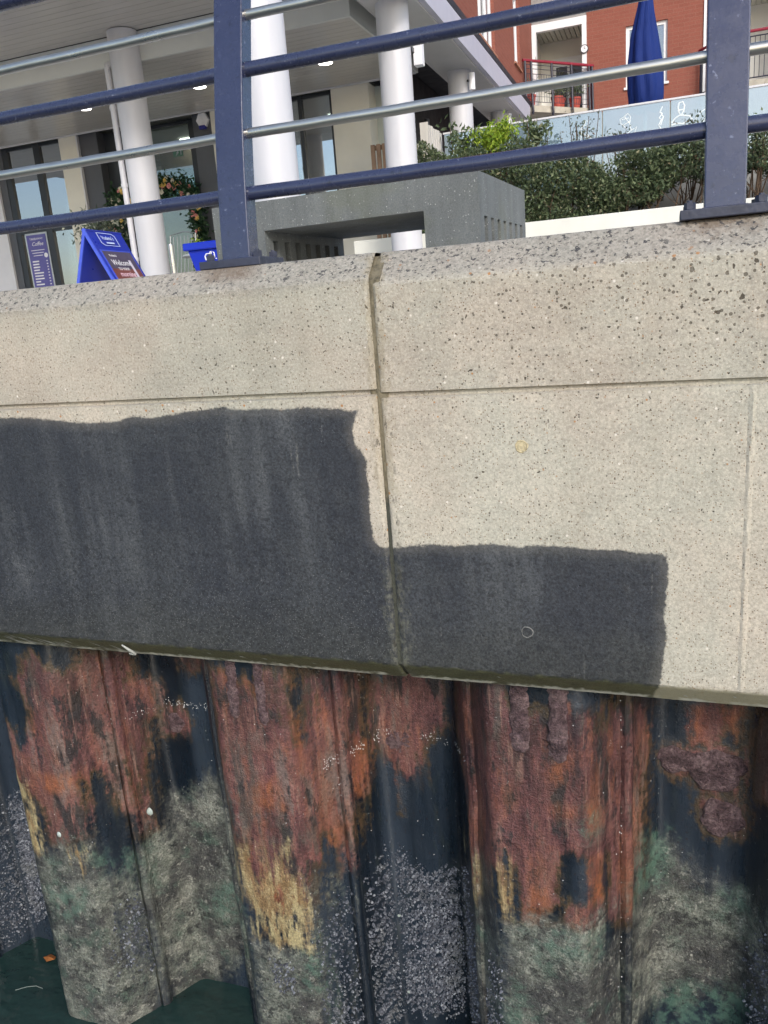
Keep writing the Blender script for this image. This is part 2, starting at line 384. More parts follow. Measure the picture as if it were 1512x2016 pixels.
    jsp = n.math('MULTIPLY', n.step(jd, .05, .01), n.step(n.noise(55, 3, .6, n.scale(n.pos, (1, 1, .45))), .58, .66))
    c = n.mix(n.math('MULTIPLY', jsp, .75), c, lin(56, 54, 46))
    # mineral crust on the very edge
    ed = n.math('MULTIPLY', n.step(n.math('ADD', z, n.math('MULTIPLY', n.math('SUBTRACT', n.noise(35, 4), .5), .05)), -1.338, -1.354), n.step(n.noise(9, 3), .36, .5))
    c = n.mix(n.math('MULTIPLY', ed, .85), c, lin(196, 196, 184))
    h = n.math('SUBTRACT', n.math('ADD', n.math('MULTIPLY', f, .35), n.math('MULTIPLY', n.noise(260, 2), .25)), n.math('MULTIPLY', pits, 1.3))
    nm = n.bump(h, .55, .006)
    ro = n.mix(wet, (.93,) * 3, n.comb(n.rng(f, .3, .7, .38, .62), 0, 0))
    return n.fin(c, n.sep(ro)[0], nm, spec=.42)

def pile_steel():
    n = NT('rusting_sheet_pile'); x, y, z = n.sep(n.pos)
    st = n.scale(n.pos, (1, 1, .28)); st2 = n.scale(n.pos, (1, 1, .07))
    n1 = n.math('SUBTRACT', n.noise(7, 5, .62, st), .5); n2 = n.math('SUBTRACT', n.noise(38, 4, .62), .5)
    ns = n.math('SUBTRACT', n.noise(26, 3, .6, st2), .5)
    def m(name, a=.16, b=.05, c=.06, lo=-.012, hi=.016):
        v = n.math('ADD', n.attr(name), n.math('ADD', n.math('MULTIPLY', n1, a), n.math('ADD', n.math('MULTIPLY', n2, b), n.math('MULTIPLY', ns, c))))
        return n.step(v, lo, hi), v
    # coal-tar coat, wet and dark
    c = n.mix(n.step(n.noise(5, 4, .6, st2), .35, .7), lin(14, 22, 31), lin(44, 53, 64))
    c = n.mix(n.math('MULTIPLY', n.step(n.noise(14, 4, .6, st), .55, .75), .5), c, lin(44, 50, 46))
    rust, rv = m('rust', .17, .12, .14, -.02, .028)
    halo = n.math('MULTIPLY', n.step(rv, -.045, .004), n.step(n.noise(4, 3), .30, .55))
    c = n.mix(n.math('MULTIPLY', halo, .8), c, n.mix(n.noise(22, 3, .6, st), lin(56, 47, 30), lin(96, 76, 46)))
    nA = n.noise(5.5, 8, .70, st)
    rc = n.ramp(n.math('ADD', nA, n.math('MULTIPLY', ns, .35)), [(.35, lin(44, 29, 33)), (.44, lin(90, 56, 57)), (.50, lin(112, 72, 71)), (.56, lin(128, 86, 79)), (.63, lin(122, 104, 98))])
    # plum-coloured scale high on the piles
    rc = n.mix(n.math('MULTIPLY', n.step(n.math('ADD', z, n.math('MULTIPLY', n1, .8)), -1.95, -1.45), .75), rc, n.mix(n.step(n.noise(24, 5, .7, st), .35, .65), lin(42, 26, 31), lin(94, 60, 63)))
    rc = n.mix(n.math('MULTIPLY', n.step(n.noise(13, 6, .7, st), .55, .64), .38), rc, lin(150, 94, 66))
    rc = n.mix(n.math('MULTIPLY', n.step(n.noise(7, 6, .7, st), .55, .63), .75), rc, n.mix(n.noise(40, 4), lin(66, 62, 60), lin(106, 98, 90)))
    dv = n.math('ADD', n.noise(9, 6, .72, n.scale(n.pos, (1.3, 1, .4))), n.math('ADD', n.rng(z, -2.85, -2.15, .10, 0), n.rng(z, -1.75, -1.38, 0, .06)))
    rc = n.mix(n.math('MULTIPLY', n.step(dv, .535, .61), .9), rc, n.mix(n.noise(20, 4, .6, st), lin(20, 24, 31), lin(46, 48, 50)))
    ov = n.math('SUBTRACT', n.noise(6, 6, .7, st), n.math('MULTIPLY', n.math('ABSOLUTE', n.math('ADD', z, 2.2)), .16))
    rc = n.mix(n.math('MULTIPLY', n.step(ov, .47, .59), .42), rc, lin(158, 98, 70))
    rc = n.mix(n.math('MULTIPLY', n.step(n.noise(46, 4, .65, st2), .57, .66), .55), rc, lin(158, 122, 110))
    k = n.rng(n.noise(75, 4, .75), .32, .68, .52, 1.24); rc = n.mix(1., rc, n.comb(k, k, k), 'MULTIPLY')
    c = n.mix(n.math('MULTIPLY', rust, n.rng(n.noise(8, 5, .7, st), .35, .65, .72, 1.)), c, rc)
    orn, _ = m('orange', .05, .05, .05, -.03, .03)
    c = n.mix(n.math('MULTIPLY', orn, n.rng(n.noise(30, 4, .7, st), .35, .65, .1, .75)), c, n.mix(n.noise(40, 3), lin(136, 78, 50), lin(178, 108, 64)))
    gry, gv = m('grey', .30, .24, .22, -.08, .08)
    gn = n.noise(9, 6, .7)
    gc = n.ramp(gn, [(.30, lin(46, 46, 46)), (.42, lin(80, 82, 78)), (.52, lin(106, 111, 102)), (.66, lin(142, 145, 134))])
    gc = n.mix(n.math('MULTIPLY', n.step(n.noise(2.6, 5, .65), .40, .60), .8), gc, n.mix(n.noise(30, 4), lin(40, 39, 44), lin(70, 68, 68)))
    gc = n.mix(n.math('MULTIPLY', n.step(n.noise(3.7, 5, .65), .52, .66), .75), gc, n.mix(n.noise(30, 4), lin(112, 115, 106), lin(158, 159, 148)))
    gc = n.mix(n.math('MULTIPLY', n.step(n.noise(6, 5, .7), .52, .66), .6), gc, lin(70, 94, 82))
    gc = n.mix(n.math('MULTIPLY', n.step(n.noise(17, 6, .75), .54, .62), .8), gc, lin(34, 36, 38))
    gc = n.mix(n.math('MULTIPLY', n.step(n.noise(26, 5, .75), .57, .64), .7), gc, lin(156, 156, 146))
    k = n.rng(n.noise(95, 4, .8), .34, .66, .30, 1.45); gc = n.mix(1., gc, n.comb(k, k, k), 'MULTIPLY')
    c = n.mix(gry, c, gc)
    yel, _ = m('yellow', .13, .12, .26, -.04, .04)
    yc = n.mix(n.step(n.noise(20, 5, .65, st), .38, .62), lin(132, 108, 74), lin(180, 166, 124))
    yc = n.mix(n.step(n.noise(34, 4, .7, st), .60, .66), yc, lin(120, 74, 52))
    yel = n.math('MULTIPLY', yel, n.step(n.noise(21, 6, .72, st), .36, .50))
    k = n.rng(n.noise(80, 4, .75), .32, .68, .60, 1.4); yc = n.mix(1., yc, n.comb(k, k, k), 'MULTIPLY')
    c = n.mix(n.math('MULTIPLY', yel, .9), c, yc)
    grn, _ = m('green', .14, .14, .02, -.06, .06)
    c = n.mix(n.math('MULTIPLY', n.math('MULTIPLY', grn, n.step(n.noise(16, 6, .72), .42, .58)), .62), c, n.mix(n.noise(60, 3), lin(52, 80, 68), lin(104, 136, 120)))
    # dark scabs; white specks paint in sparkles as well as tiny shells and salt
    d, cc = n.vor(60); r, g, b = n.sep(cc)
    c = n.mix(n.math('MULTIPLY', n.math('MULTIPLY', n.step(d, .40, .2), n.step(r, .86, .9)), .6), c, lin(40, 30, 30))
    d2, cc2 = n.vor(95); r2, g2, b2 = n.sep(cc2)
    spk = n.math('MULTIPLY', n.math('MULTIPLY', n.step(d2, .20, .12), n.step(g2, .93, .95)), n.math('ADD', n.math('MULTIPLY', n.step(n.noise(5, 3), .5, .62), .9), .1))
    c = n.mix(spk, c, lin(214, 214, 206))
    rough_zone = n.math('MAXIMUM', rust, n.math('MAXIMUM', gry, yel))
    h = n.math('ADD', n.math('MULTIPLY', n.noise(30, 5, .7), .7), n.math('ADD', n.math('MULTIPLY', n.noise(120, 3, .7), .35), n.math('MULTIPLY', n.noise(9, 4), .8)))
    az = n.step(n.math('MAXIMUM', n.attr('rust'), n.math('MAXIMUM', n.attr('grey'), n.attr('yellow'))), -.10, .12)
    h = n.math('MULTIPLY', h, n.math('ADD', n.math('MULTIPLY', az, .9), .10))
    nm = n.bump(h, .9, .017)
    ro = n.math('ADD', n.math('MULTIPLY', rough_zone, .16), n.rng(n.noise(24, 3, .6, st), .3, .7, .22, .40))
    return n.fin(c, ro, nm, spec=.5)

MAT_CONC = concrete()
MAT_PILE = pile_steel()

# ------------------------------------------------------------------ the setting: water, promenade
def water_mat():
    n = NT('harbour_water')
    h = n.math('ADD', n.math('MULTIPLY', n.noise(3.0, 3, .5, n.scale(n.pos, (1, 1.8, 1))), 1.), n.math('MULTIPLY', n.noise(11, 3, .55), .25))
    c = n.mix(n.noise(1.5, 3), lin(24, 44, 43), lin(40, 60, 57))
    return n.fin(c, .05, n.bump(h, .5, .06), spec=.5)
wm = water_mat()
me = bpy.data.meshes.new('water')
me.from_pydata([(-400, -900, WATER), (400, -900, WATER), (400, 3.4, WATER), (-400, 3.4, WATER)], [], [(0, 1, 2, 3)]); me.materials.append(wm)
structure(link('water', me))

pav = NT('promenade_paving')
bt = pav.t.nodes.new('ShaderNodeTexBrick'); pav.put(bt.inputs['Vector'], pav.pos); bt.inputs['Scale'].default_value = 2.2
bt.inputs['Color1'].default_value = lin(200, 195, 186); bt.inputs['Color2'].default_value = lin(210, 205, 196); bt.inputs['Mortar'].default_value = lin(96, 92, 86)
bt.inputs['Mortar Size'].default_value = .008
pv = pav.mix(.35, bt.outputs['Color'], pav.noise(30, 4, .6, None, True), 'OVERLAY')
MAT_PAVE = pav.fin(pv, .85, pav.bump(pav.noise(80, 3), .3, .004))
o = MB().box(-400, 400, 3.35, 900, G - 1.0, G).build('promenade', MAT_PAVE); structure(o)

# ------------------------------------------------------------------ quay wall: two precast coping blocks meeting at a joint
quay = thing('quay_wall', 'pale precast concrete quay wall with a dark damp lower band', 'quay wall', (-.9, 2.6, -1.36))
JX = -.9125; FACE = 2.5
def coping_block(x0, x1, zch, zgr, joint_end, face=FACE, proud=0.):
    top, low0, low1, c2 = .172, -1.2725, -1.3625, .09
    ct = top - zch
    prof = []
    def seg(a, b, step):
        k = max(1, int(round(math.dist(a, b) / step)))
        for i in range(k): prof.append((a[0] + (b[0] - a[0]) * i / k, a[1] + (b[1] - a[1]) * i / k))
    seg((3.36, top), (face + ct + .012, top), .25); seg((face + ct + .012, top), (face + ct + .002, top - .004), .02)
    seg((face + ct + .002, top - .004), (face + .006, zch + .006), .012); seg((face + .006, zch + .006), (face, zch - .004), .01)
    seg((face, zch - .004), (face, zgr + .011), .0125)
    seg((face, zgr + .011), (face + .016, zgr + .006), .01); seg((face + .016, zgr + .006), (face + .016, zgr - .006), .006)
    seg((face + .016, zgr - .006), (face - proud, zgr - .011), .01)
    seg((face - proud, zgr - .011), (face, low0 + .006), .0125); seg((face, low0 + .006), (face + .006, low0 - .005), .01)
    seg((face + .006, low0 - .005), (face + c2, low1), .012); seg((face + c2, low1), (face + .86, low1), .2)
    prof.append((face + .86, low1)); prof.append((3.36, top))
    xs = []
    a = x0
    while a < x1 - 1e-6:
        xs.append(a); a += .0125 if -2.9 < a < .45 else .1
    xs.append(x1)
    if joint_end > 0: xs = [v for v in xs if v < x1 - .016] + [x1 - .014, x1 - .005, x1]
    else: xs = [x0, x0 + .005, x0 + .014] + [v for v in xs if v > x0 + .016]
    if x1 > .25: xs = sorted([v for v in xs if abs(v - .229) > .012] + [.219, .2265, .2315, .239])
    xs = np.array(xs); pr = np.array(prof)
    cx, cz = pr[:, 0].mean(), pr[:, 1].mean()
    V = np.zeros((len(pr), len(xs), 3)); V[:, :, 0] = xs[None]; V[:, :, 1] = pr[:, 0:1]; V[:, :, 2] = pr[:, 1:2]
    e = (x1 - xs) if joint_end > 0 else (xs - x0)
    bev = np.where(e < .001, .012, np.where(e < .006, .004, 0.))
    front = (pr[:, 0] < face + .2)
    # arris worn unevenly, a few small spalls
    rng = np.random.default_rng(3 if joint_end > 0 else 5)
    V[:, :, 1] += np.where(front[:, None], bev[None], 0)
    V[:, :, 1] += np.where(front[:, None] & (np.abs(pr[:, 0:1] - face) < .12), rng.normal(0, .0007, (len(pr), len(xs))), 0)
    if x1 > .25:
        V[:, :, 1] -= np.where((pr[:, 1:2] < zgr - .012) & (pr[:, 1:2] > low0) & (np.abs(xs[None] - .229) < .004), .004, 0)
    me = grid_mesh('coping_block', V, len(pr), len(xs))
    X, Z = V[:, :, 0].ravel(), V[:, :, 2].ravel()
    me.materials.append(MAT_CONC)
    set_attr(me, 'wet', np.clip(sd_poly(X, Z, WET), -.3, .3))
    # end cap at the joint
    ob = link('coping_block', me, quay, True, ang=28)
    return ob
coping_block(-6.5, JX - .006, .092, -.278, 1, proud=.006)
coping_block(JX + .004, 6.5, .068, -.289, -1, face=FACE + .003)
def sealant():
    n = NT('aged_joint_sealant'); z = n.sep(n.pos)[2]
    c = n.mix(n.step(n.noise(40, 4, .7, n.scale(n.pos, (1, 1, .3))), .4, .65), lin(120, 112, 92), lin(84, 78, 62))
    zn = n.math('ADD', z, n.math('MULTIPLY', n.math('SUBTRACT', n.noise(30, 3), .5), .05))
    c = n.mix(n.step(zn, -.63, -.67), c, n.mix(n.noise(60, 4), lin(40, 42, 40), lin(78, 80, 68)))
    return n.fin(c, .8, n.bump(n.noise(90, 3), .5, .008))
seal = sealant()
s_ = MB()
pts = [(2.511, -1.272), (2.511, .082), (2.604, .160), (2.9, .165), (2.9, -1.35), (2.603, -1.356)]
s_.prism([(JX - .030, p[0], p[1]) for p in pts], (.06, 0, 0))
s_.build('joint_sealant', seal, quay)
ends = simple('block_core', lin(150, 142, 128), .95, 0, .2, 20)
for xa, xb in ((-6.48, JX - .04), (JX + .04, 6.48)):
    pass
# filled tie holes
for xx, zz, rr, cc in ((-.44, -.468, .021, lin(186, 174, 142)), (-.441, -1.11, .021, lin(112, 113, 110))):
    m = MB(); ids = []
    for q, dy in ((1.0, .004), (1.0, -.0015), (.86, -.003), (.78, -.0008 if zz > -1 else .004), (.3, -.0015 if zz > -1 else .004)):
        i = len(m.v)
        for j in range(22):
            t = 6.2832 * j / 22; w = rr * q * (1 + .05 * math.sin(3 * t + xx * 40) + .03 * math.sin(7 * t)); m.v.append((xx + w * math.cos(t), FACE + .003 + dy, zz + w * math.sin(t)))
        ids.append(i)
    for a, b in zip(ids, ids[1:]):
        for j in range(22): m.f.append((a + j, b + j, b + (j + 1) % 22, a + (j + 1) % 22))
    m.f.append(tuple(range(ids[-1] + 21, ids[-1] - 1, -1)))
    m.build('tie_hole_plug', simple('plug_mortar' , cc, .9, 0, .3, 60, .5, 120), quay, True)
# pale strokes painting water-reflected sunlight on the drip edge, and a pale curl
lime = simple('pale_stroke_tone', lin(168, 170, 164), .85, 0, .2, 40, .4, 120)  # pale tone shared by the painted caustics and the curl
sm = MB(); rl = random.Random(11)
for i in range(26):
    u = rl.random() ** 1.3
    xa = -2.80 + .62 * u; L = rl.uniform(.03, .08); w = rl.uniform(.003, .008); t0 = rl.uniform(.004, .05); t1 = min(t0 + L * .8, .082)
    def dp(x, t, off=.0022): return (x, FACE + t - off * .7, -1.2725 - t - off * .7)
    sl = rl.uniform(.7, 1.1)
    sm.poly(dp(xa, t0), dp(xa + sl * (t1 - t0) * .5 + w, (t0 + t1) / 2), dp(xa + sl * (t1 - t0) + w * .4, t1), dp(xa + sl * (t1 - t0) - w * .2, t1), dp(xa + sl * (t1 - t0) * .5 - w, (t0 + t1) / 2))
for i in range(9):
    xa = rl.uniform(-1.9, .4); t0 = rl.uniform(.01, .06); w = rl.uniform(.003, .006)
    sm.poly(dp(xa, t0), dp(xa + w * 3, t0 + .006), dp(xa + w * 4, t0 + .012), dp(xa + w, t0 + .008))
ob = sm.build('caustic_strokes', lime, quay); ob['kind'] = 'stuff'  # water-reflected sunlight painted in the shared pale tone
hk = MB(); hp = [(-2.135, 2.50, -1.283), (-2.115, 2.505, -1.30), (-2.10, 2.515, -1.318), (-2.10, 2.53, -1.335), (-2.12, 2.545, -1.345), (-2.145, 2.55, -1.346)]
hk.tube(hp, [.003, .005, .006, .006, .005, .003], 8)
hk.build('pale_curl', lime, quay, True)

# ------------------------------------------------------------------ sheet piles
YC, YO, YI, PIT, PX0, RUN = 2.875, 2.675, 3.10, .611, -.154, .13
rows = np.concatenate([np.arange(-1.33, -3.72, -.0125), np.arange(-3.75, -4.6, -.1)])
def pile_path(k):
    xa = PX0 + k * PIT; yf = YO if k % 2 else YI
    pts = [(xa, YC), (xa + RUN, yf), (xa + PIT - RUN, yf), (xa + PIT, YC)]
    # rounded bends
    out = []
    r = .035
    for i, p in enumerate(pts):
        if i in (0, 3): out.append(Vector((p[0], p[1], 0))); continue
        a, b = Vector((*pts[i - 1], 0)), Vector((*pts[i + 1], 0)); p = Vector((*p, 0))
        d0, d1 = (a - p).normalized() * r, (b - p).normalized() * r
        for t in (0, .25, .5, .75, 1): out.append((p + d0) * (1 - t) ** 2 + p * 2 * t * (1 - t) + (p + d1) * t * t)
    return out
def resample(path, step):
    S = [0.]
    for a, b in zip(path, path[1:]): S.append(S[-1] + (b - a).length)
    ss = np.arange(0, S[-1], step).tolist() + [S[-1]]
    ss = sorted(set([round(v, 5) for v in ss if not (0 < v < .075)] + [0., .001, .004, .012, .022, .034, .046, .054, .058, .060] + [S[-1] - .007, S[-1] - .0065]))
    P = []; N = []
    for v in ss:
        i = max(j for j in range(len(S) - 1) if S[j] <= v + 1e-9); t = (v - S[i]) / (S[i + 1] - S[i])
        p = path[i].lerp(path[i + 1], t); d = (path[i + 1] - path[i]).normalized()
        P.append((p.x, p.y)); N.append((d.y, -d.x))
    return np.array(ss), np.array(P), np.array(N), S[-1]
def fnoise(x, z, seed, octs=((9, 1.), (23, .5), (51, .28))):
    rg = np.random.default_rng(seed); r = np.zeros_like(x)
    for f, a in octs:
        for _ in range(4):
            ang = rg.uniform(0, 6.283); ph = rg.uniform(0, 6.283); q = f * rg.uniform(.7, 1.4)
            r += a * np.sin(q * 2.2 * (np.cos(ang) * x + .45 * np.sin(ang) * z) + ph) / 4
    return r
piles = thing('sheet_pile_wall', 'rusting interlocked steel sheet piles under the concrete coping', 'sheet piling', (-1, 2.9, WATER))
for k in range(-9, 6):
    ss, P, Nn, L = resample(pile_path(k), .0105)
    bead = np.where((ss > .0005) & (ss < .0595), .028 * np.sqrt(np.clip(np.sin(np.pi * np.clip(ss / .06, 0, 1)), 0.35, 1)), 0.)
    bead[ss >= L - .0069] = -.016; bead[ss < .0005] = -.016
    X = np.repeat(P[None, :, 0], len(rows), 0); Y = np.repeat(P[None, :, 1], len(rows), 0); Z = np.repeat(rows[:, None], len(ss), 1)
    rz = zone(X, Z, ZONES['rust']); gz = zone(X, Z, ZONES['grey'])
    dk = zone(X, Z, ZONES['dark']); rz = np.where(dk > -.05, np.minimum(rz, -dk * 1.4), rz)
    if k >= 1 or k <= -8:        # piles beyond the picture: same weathering bands
        rz = np.maximum(rz, .07 - np.abs(Z + 1.9) * .13); gz = np.maximum(gz, (-2.55 - Z) * .3)
    amp = .0022 + .0045 * np.clip((rz + .02) / .05, 0, 1) + .004 * np.clip((gz + .02) / .05, 0, 1)
    off = bead[None] + amp * fnoise(X + .6 * Y, Z, 40 + k) + .003 * fnoise(X * 0 + k, Z, 90 + k, ((6, 1.),)) * (bead[None] > .01)
    X2 = X + off * Nn[None, :, 0]; Y2 = Y + off * Nn[None, :, 1]
    me = grid_mesh('sheet_pile', np.stack([X2, Y2, Z], -1), len(rows), len(ss)); me.materials.append(MAT_PILE)
    set_attr(me, 'rust', np.clip(rz, -.3, .3).ravel()); set_attr(me, 'grey', np.clip(gz, -.3, .3).ravel())
    for nm in ('yellow', 'green', 'orange'): set_attr(me, nm, np.clip(zone(X, Z, ZONES[nm]), -.3, .3).ravel())
    link('sheet_pile', me, piles, True, ang=50)
def pile_y(x):
    k = math.floor((x - PX0) / PIT); t = x - PX0 - k * PIT; yf = YO if k % 2 else YI
    if t < RUN: return YC + (yf - YC) * t / RUN
    if t > PIT - RUN: return YC + (yf - YC) * (PIT - t) / RUN
    return yf
# thick ribs of scale hanging down the pans, and blisters of rust
def scab_mat():
    n = NT('rust_scale')
    c = n.ramp(n.noise(18, 5, .7), [(.3, lin(70, 56, 59)), (.48, lin(106, 86, 89)), (.6, lin(132, 112, 113)), (.75, lin(112, 84, 82))])
    k = n.rng(n.noise(80, 4, .75), .32, .68, .42, 1.6); c = n.mix(1., c, n.comb(k, k, k), 'MULTIPLY')
    return n.fin(c, .5, n.bump(n.math('ADD', n.noise(38, 5, .75), n.noise(130, 3, .7)), 1.0, .022), spec=.4)
MAT_SCAB = scab_mat()
rs = random.Random(5)
for x0, x1, z1, w in ((-1.735, -1.748, -1.675, .026), (-1.605, -1.609, -1.695, .027), (-.512, -.512, -1.685, .038), (-.366, -.372, -1.71, .037)):
    m = MB(); pth = []; rad = []
    for i in range(25):
        t = i / 24; zz = -1.335 + (z1 + 1.335) * t; xx = x0 + (x1 - x0) * t + rs.uniform(-.003, .003)
        pth.append((xx, YO + .006, zz)); rad.append(w * rs.uniform(.86, 1.08) * (1 if t < .93 else .8 if t < 1 else .3))
    m.tube(pth, rad, 12)
    m.v = [(v[0] + rs.uniform(-.004, .004), YO + (v[1] - YO) * .62 + rs.uniform(-.002, .002), v[2]) for v in m.v]
    m.build('scale_rib', MAT_SCAB, piles, True)
def blister(cx, cz, rx, rz, h, seed):
    r = random.Random(seed); m = MB(); y0 = pile_y(cx)
    ph = [r.uniform(0, 6.28) for _ in range(4)]
    prof = [(1.0, -.004), (.96, .35), (.82, .7), (.55, .92), (.25, 1.0)]; n = 28; ids = []
    for (q, hh) in prof:
        i = len(m.v)
        for j in range(n):
            t = 6.2832 * j / n; wob = 1 + .10 * math.sin(3 * t + ph[0]) + .07 * math.sin(5 * t + ph[1]) + .05 * math.sin(9 * t + ph[2])
            m.v.append((cx + rx * q * wob * math.cos(t), y0 - h * .8 * max(hh, 0) * r.uniform(.55, 1.3) + (.01 if hh < 0 else 0), cz + rz * q * wob * math.sin(t)))
        ids.append(i)
    for a, b in zip(ids, ids[1:]):
        for j in range(n): m.f.append((a + j, b + j, b + (j + 1) % n, a + (j + 1) % n))
    m.f.append(tuple(range(ids[-1] + n - 1, ids[-1] - 1, -1)))
    return m.build('rust_blister', MAT_SCAB, piles, True, ang=60)
for a in ((.055, -1.90, .085, .06, .022, 1), (.20, -1.93, .12, .095, .028, 2), (.232, -2.15, .085, .085, .026, 3), (-2.385, -2.01, .05, .06, .008, 4), (-1.155, -1.97, .07, .07, .008, 5)): blister(*a)

# barnacles: thousands of small cones crusting the lower pans
def barnacles():
    r = np.random.default_rng(21); V = []; F = []
    base = np.array([[math.cos(6.2832 * j / 6), math.sin(6.2832 * j / 6)] for j in range(6)])
    cl = r.uniform(-1, 1, (1, 1))
    cnt = 0
    for poly in ZONES['barn']:
        P = np.array(poly) / 1000.; lo, hi = P.min(0), P.max(0)
        area = (hi - lo).prod(); N = int(area * 52000)
        x = r.uniform(lo[0] - .02, hi[0] + .02, N); z = r.uniform(max(lo[1], -3.72), hi[1] + .02, N)
        sd = sd_poly(x, z, poly)
        clump = fnoise(x + .3, z * 2.0, 77, ((48, .8), (110, 1.), (210, .9)))
        keep = (sd + r.normal(0, .022, N) > 0) & (clump + np.clip(sd, 0, .12) * 4.5 + r.normal(0, .3, N) > .10)
        x, z = x[keep], z[keep]
        for xx, zz in zip(x, z):
            if zz < -3.72: continue
            yy = pile_y(xx) + .002; e = .004; sl = (pile_y(xx + e) - pile_y(xx - e)) / (2 * e)
            nrm = np.array([sl, -1.0]); nrm /= np.linalg.norm(nrm); tx = np.array([-nrm[1], nrm[0]])
            R = .0022 + .0060 * r.random() ** 2.6; h = R * r.uniform(.7, 1.5); q = r.uniform(.4, .65); i = len(V)
            ph = r.uniform(0, 1)
            for rad, hh in ((R, -.003), (R * q, h)):
                for cxy in base:
                    a, b = cxy * rad; a *= r.uniform(.85, 1.15)
                    V.append((xx + tx[0] * a + nrm[0] * hh, yy + tx[1] * a + nrm[1] * hh, zz + b))
            V.append((xx + nrm[0] * h * .7, yy + nrm[1] * h * .7, zz))
            for j in range(6):
                F.append((i + j, i + (j + 1) % 6, i + 6 + (j + 1) % 6, i + 6 + j)); F.append((i + 6 + j, i + 6 + (j + 1) % 6, i + 12))
            cnt += 1
    me = bpy.data.meshes.new('barnacle_crust'); me.from_pydata(V, [], F); me.update()
    n = NT('barnacle_shell'); isl = n.island()
    c = n.ramp(isl, [(0., lin(54, 57, 65)), (.4, lin(78, 82, 91)), (.8, lin(104, 108, 117)), (1., lin(150, 154, 160))])
    c = n.mix(n.math('MULTIPLY', n.step(n.noise(6, 3), .5, .7), .35), c, lin(110, 112, 108))
    me.materials.append(n.fin(c, .55))
    o = link('barnacle_crust', me, piles); o['kind'] = 'stuff'
    return cnt
print('barnacles', barnacles())
# row of drops along the last tide mark, their sparkle painted in as white
def drops():
    r = random.Random(9); m = MB()
    def dot(x, z, q):
        y = pile_y(x) - .001
        i = len(m.v)
        for dx, dz in ((0, 1), (.87, .5), (.87, -.5), (0, -1), (-.87, -.5), (-.87, .5)): m.v.append((x + dx * q, y, z + dz * q))
        m.v.append((x, y - q * .8, z))
        for j in range(6): m.f.append((i + (j + 1) % 6, i + j, i + 6))
    for a, b, z, n_ in ((-2.60, -2.46, -1.915, 40), (-2.46, -2.16, -1.90, 75), (-1.42, -1.25, -1.945, 80), (-1.27, -1.0, -1.925, 60), (-1.0, -.80, -1.93, 30), (-2.45, -2.2, -1.56, 16), (-1.30, -1.18, -1.60, 24)):
        for _ in range(n_): dot(r.uniform(a, b), z + r.gauss(0, .012), r.uniform(.0012, .0026))
    for a, z0, z1, n_ in ((-.154, -1.5, -3.2, 70), (-.765, -1.45, -2.4, 60), (-1.376, -1.9, -2.7, 30), (-2.598, -1.6, -2.2, 30)):
        for _ in range(n_): dot(a + r.gauss(.004, .004), r.uniform(z1, z0), r.uniform(.0012, .003))
    for _ in range(260): dot(r.uniform(-3.0, .4), r.uniform(-3.5, -1.5), r.uniform(.001, .0022))
    n = NT('sparkle_drops'); o = m.build('sparkle_drops', n.fin(lin(226, 228, 226), .25), piles); o['kind'] = 'stuff'
drops()
# limpets
lm = NT('limpet_shell'); lmc = lm.mix(lm.noise(60, 4), lin(126, 140, 136), lin(192, 204, 198)); LIMP = lm.fin(lmc, .5, lm.bump(lm.noise(120, 2), .4, .003))
for x, z, r, lab in ((-2.544, -2.476, .020, 'pale limpet shell low on the recessed pan, beside the rusty clutch of the left pile'), (-2.871, -2.456, .017, 'pale limpet shell at the foot of the yellow patch on the left pile'),
                     (-1.218, -3.418, .013, 'tiny pale limpet shell low among the barnacles of the central pan'), (-1.238, -2.95, .016, 'grey limpet shell half way up the barnacles of the central pan'),
                     (.129, -1.60, .009, 'tiny white shell just below the coping near the right-hand pile clutch')):
    m = MB(); y = pile_y(x) + .003; n_ = 14; prof = [(1, 0), (.8, .4), (.5, .75), (.15, 1.)]; ids = []
    for q, h in prof:
        i = len(m.v)
        for j in range(n_):
            t = 6.2832 * j / n_; w = 1 + .06 * (j % 2)
            m.v.append((x + r * q * w * math.cos(t), y - h * r * .8, z + r * q * w * 1.15 * math.sin(t) + .1 * r * h))
        ids.append(i)
    for a, b in zip(ids, ids[1:]):
        for j in range(n_): m.f.append((a + j, b + j, b + (j + 1) % n_, a + (j + 1) % n_))
    m.f.append(tuple(range(ids[-1] + n_ - 1, ids[-1] - 1, -1)))
    tag(m.build('limpet', LIMP, None, True), lab, 'limpet', 'limpets on the sheet piles')
m = MB(); lx, ly = -3.47, 2.97
m.v = [(lx - .045, ly, WATER + .006), (lx - .01, ly + .028, WATER + .012), (lx + .035, ly + .02, WATER + .010), (lx + .05, ly - .005, WATER + .018), (lx + .005, ly - .026, WATER + .01), (lx, ly, WATER + .022)]
m.f = [(0, 5, 1), (1, 5, 2), (2, 5, 3), (3, 5, 4), (4, 5, 0)]
tag(m.build('fallen_leaf', simple('brown_leaf', lin(150, 92, 44), .6, 0, .3, 40)), 'orange brown leaf floating on the dark water by the left pile', 'leaf')
m = MB(); m.tube([(-3.50, 2.73, WATER + .004), (-3.45, 2.765, WATER + .006), (-3.40, 2.785, WATER + .006), (-3.35, 2.782, WATER + .004)], .0018, 6)
tag(m.build('floating_thread', simple('white_thread', lin(120, 132, 126), .7)), 'thin pale thread curling on the water at lower left', 'thread')

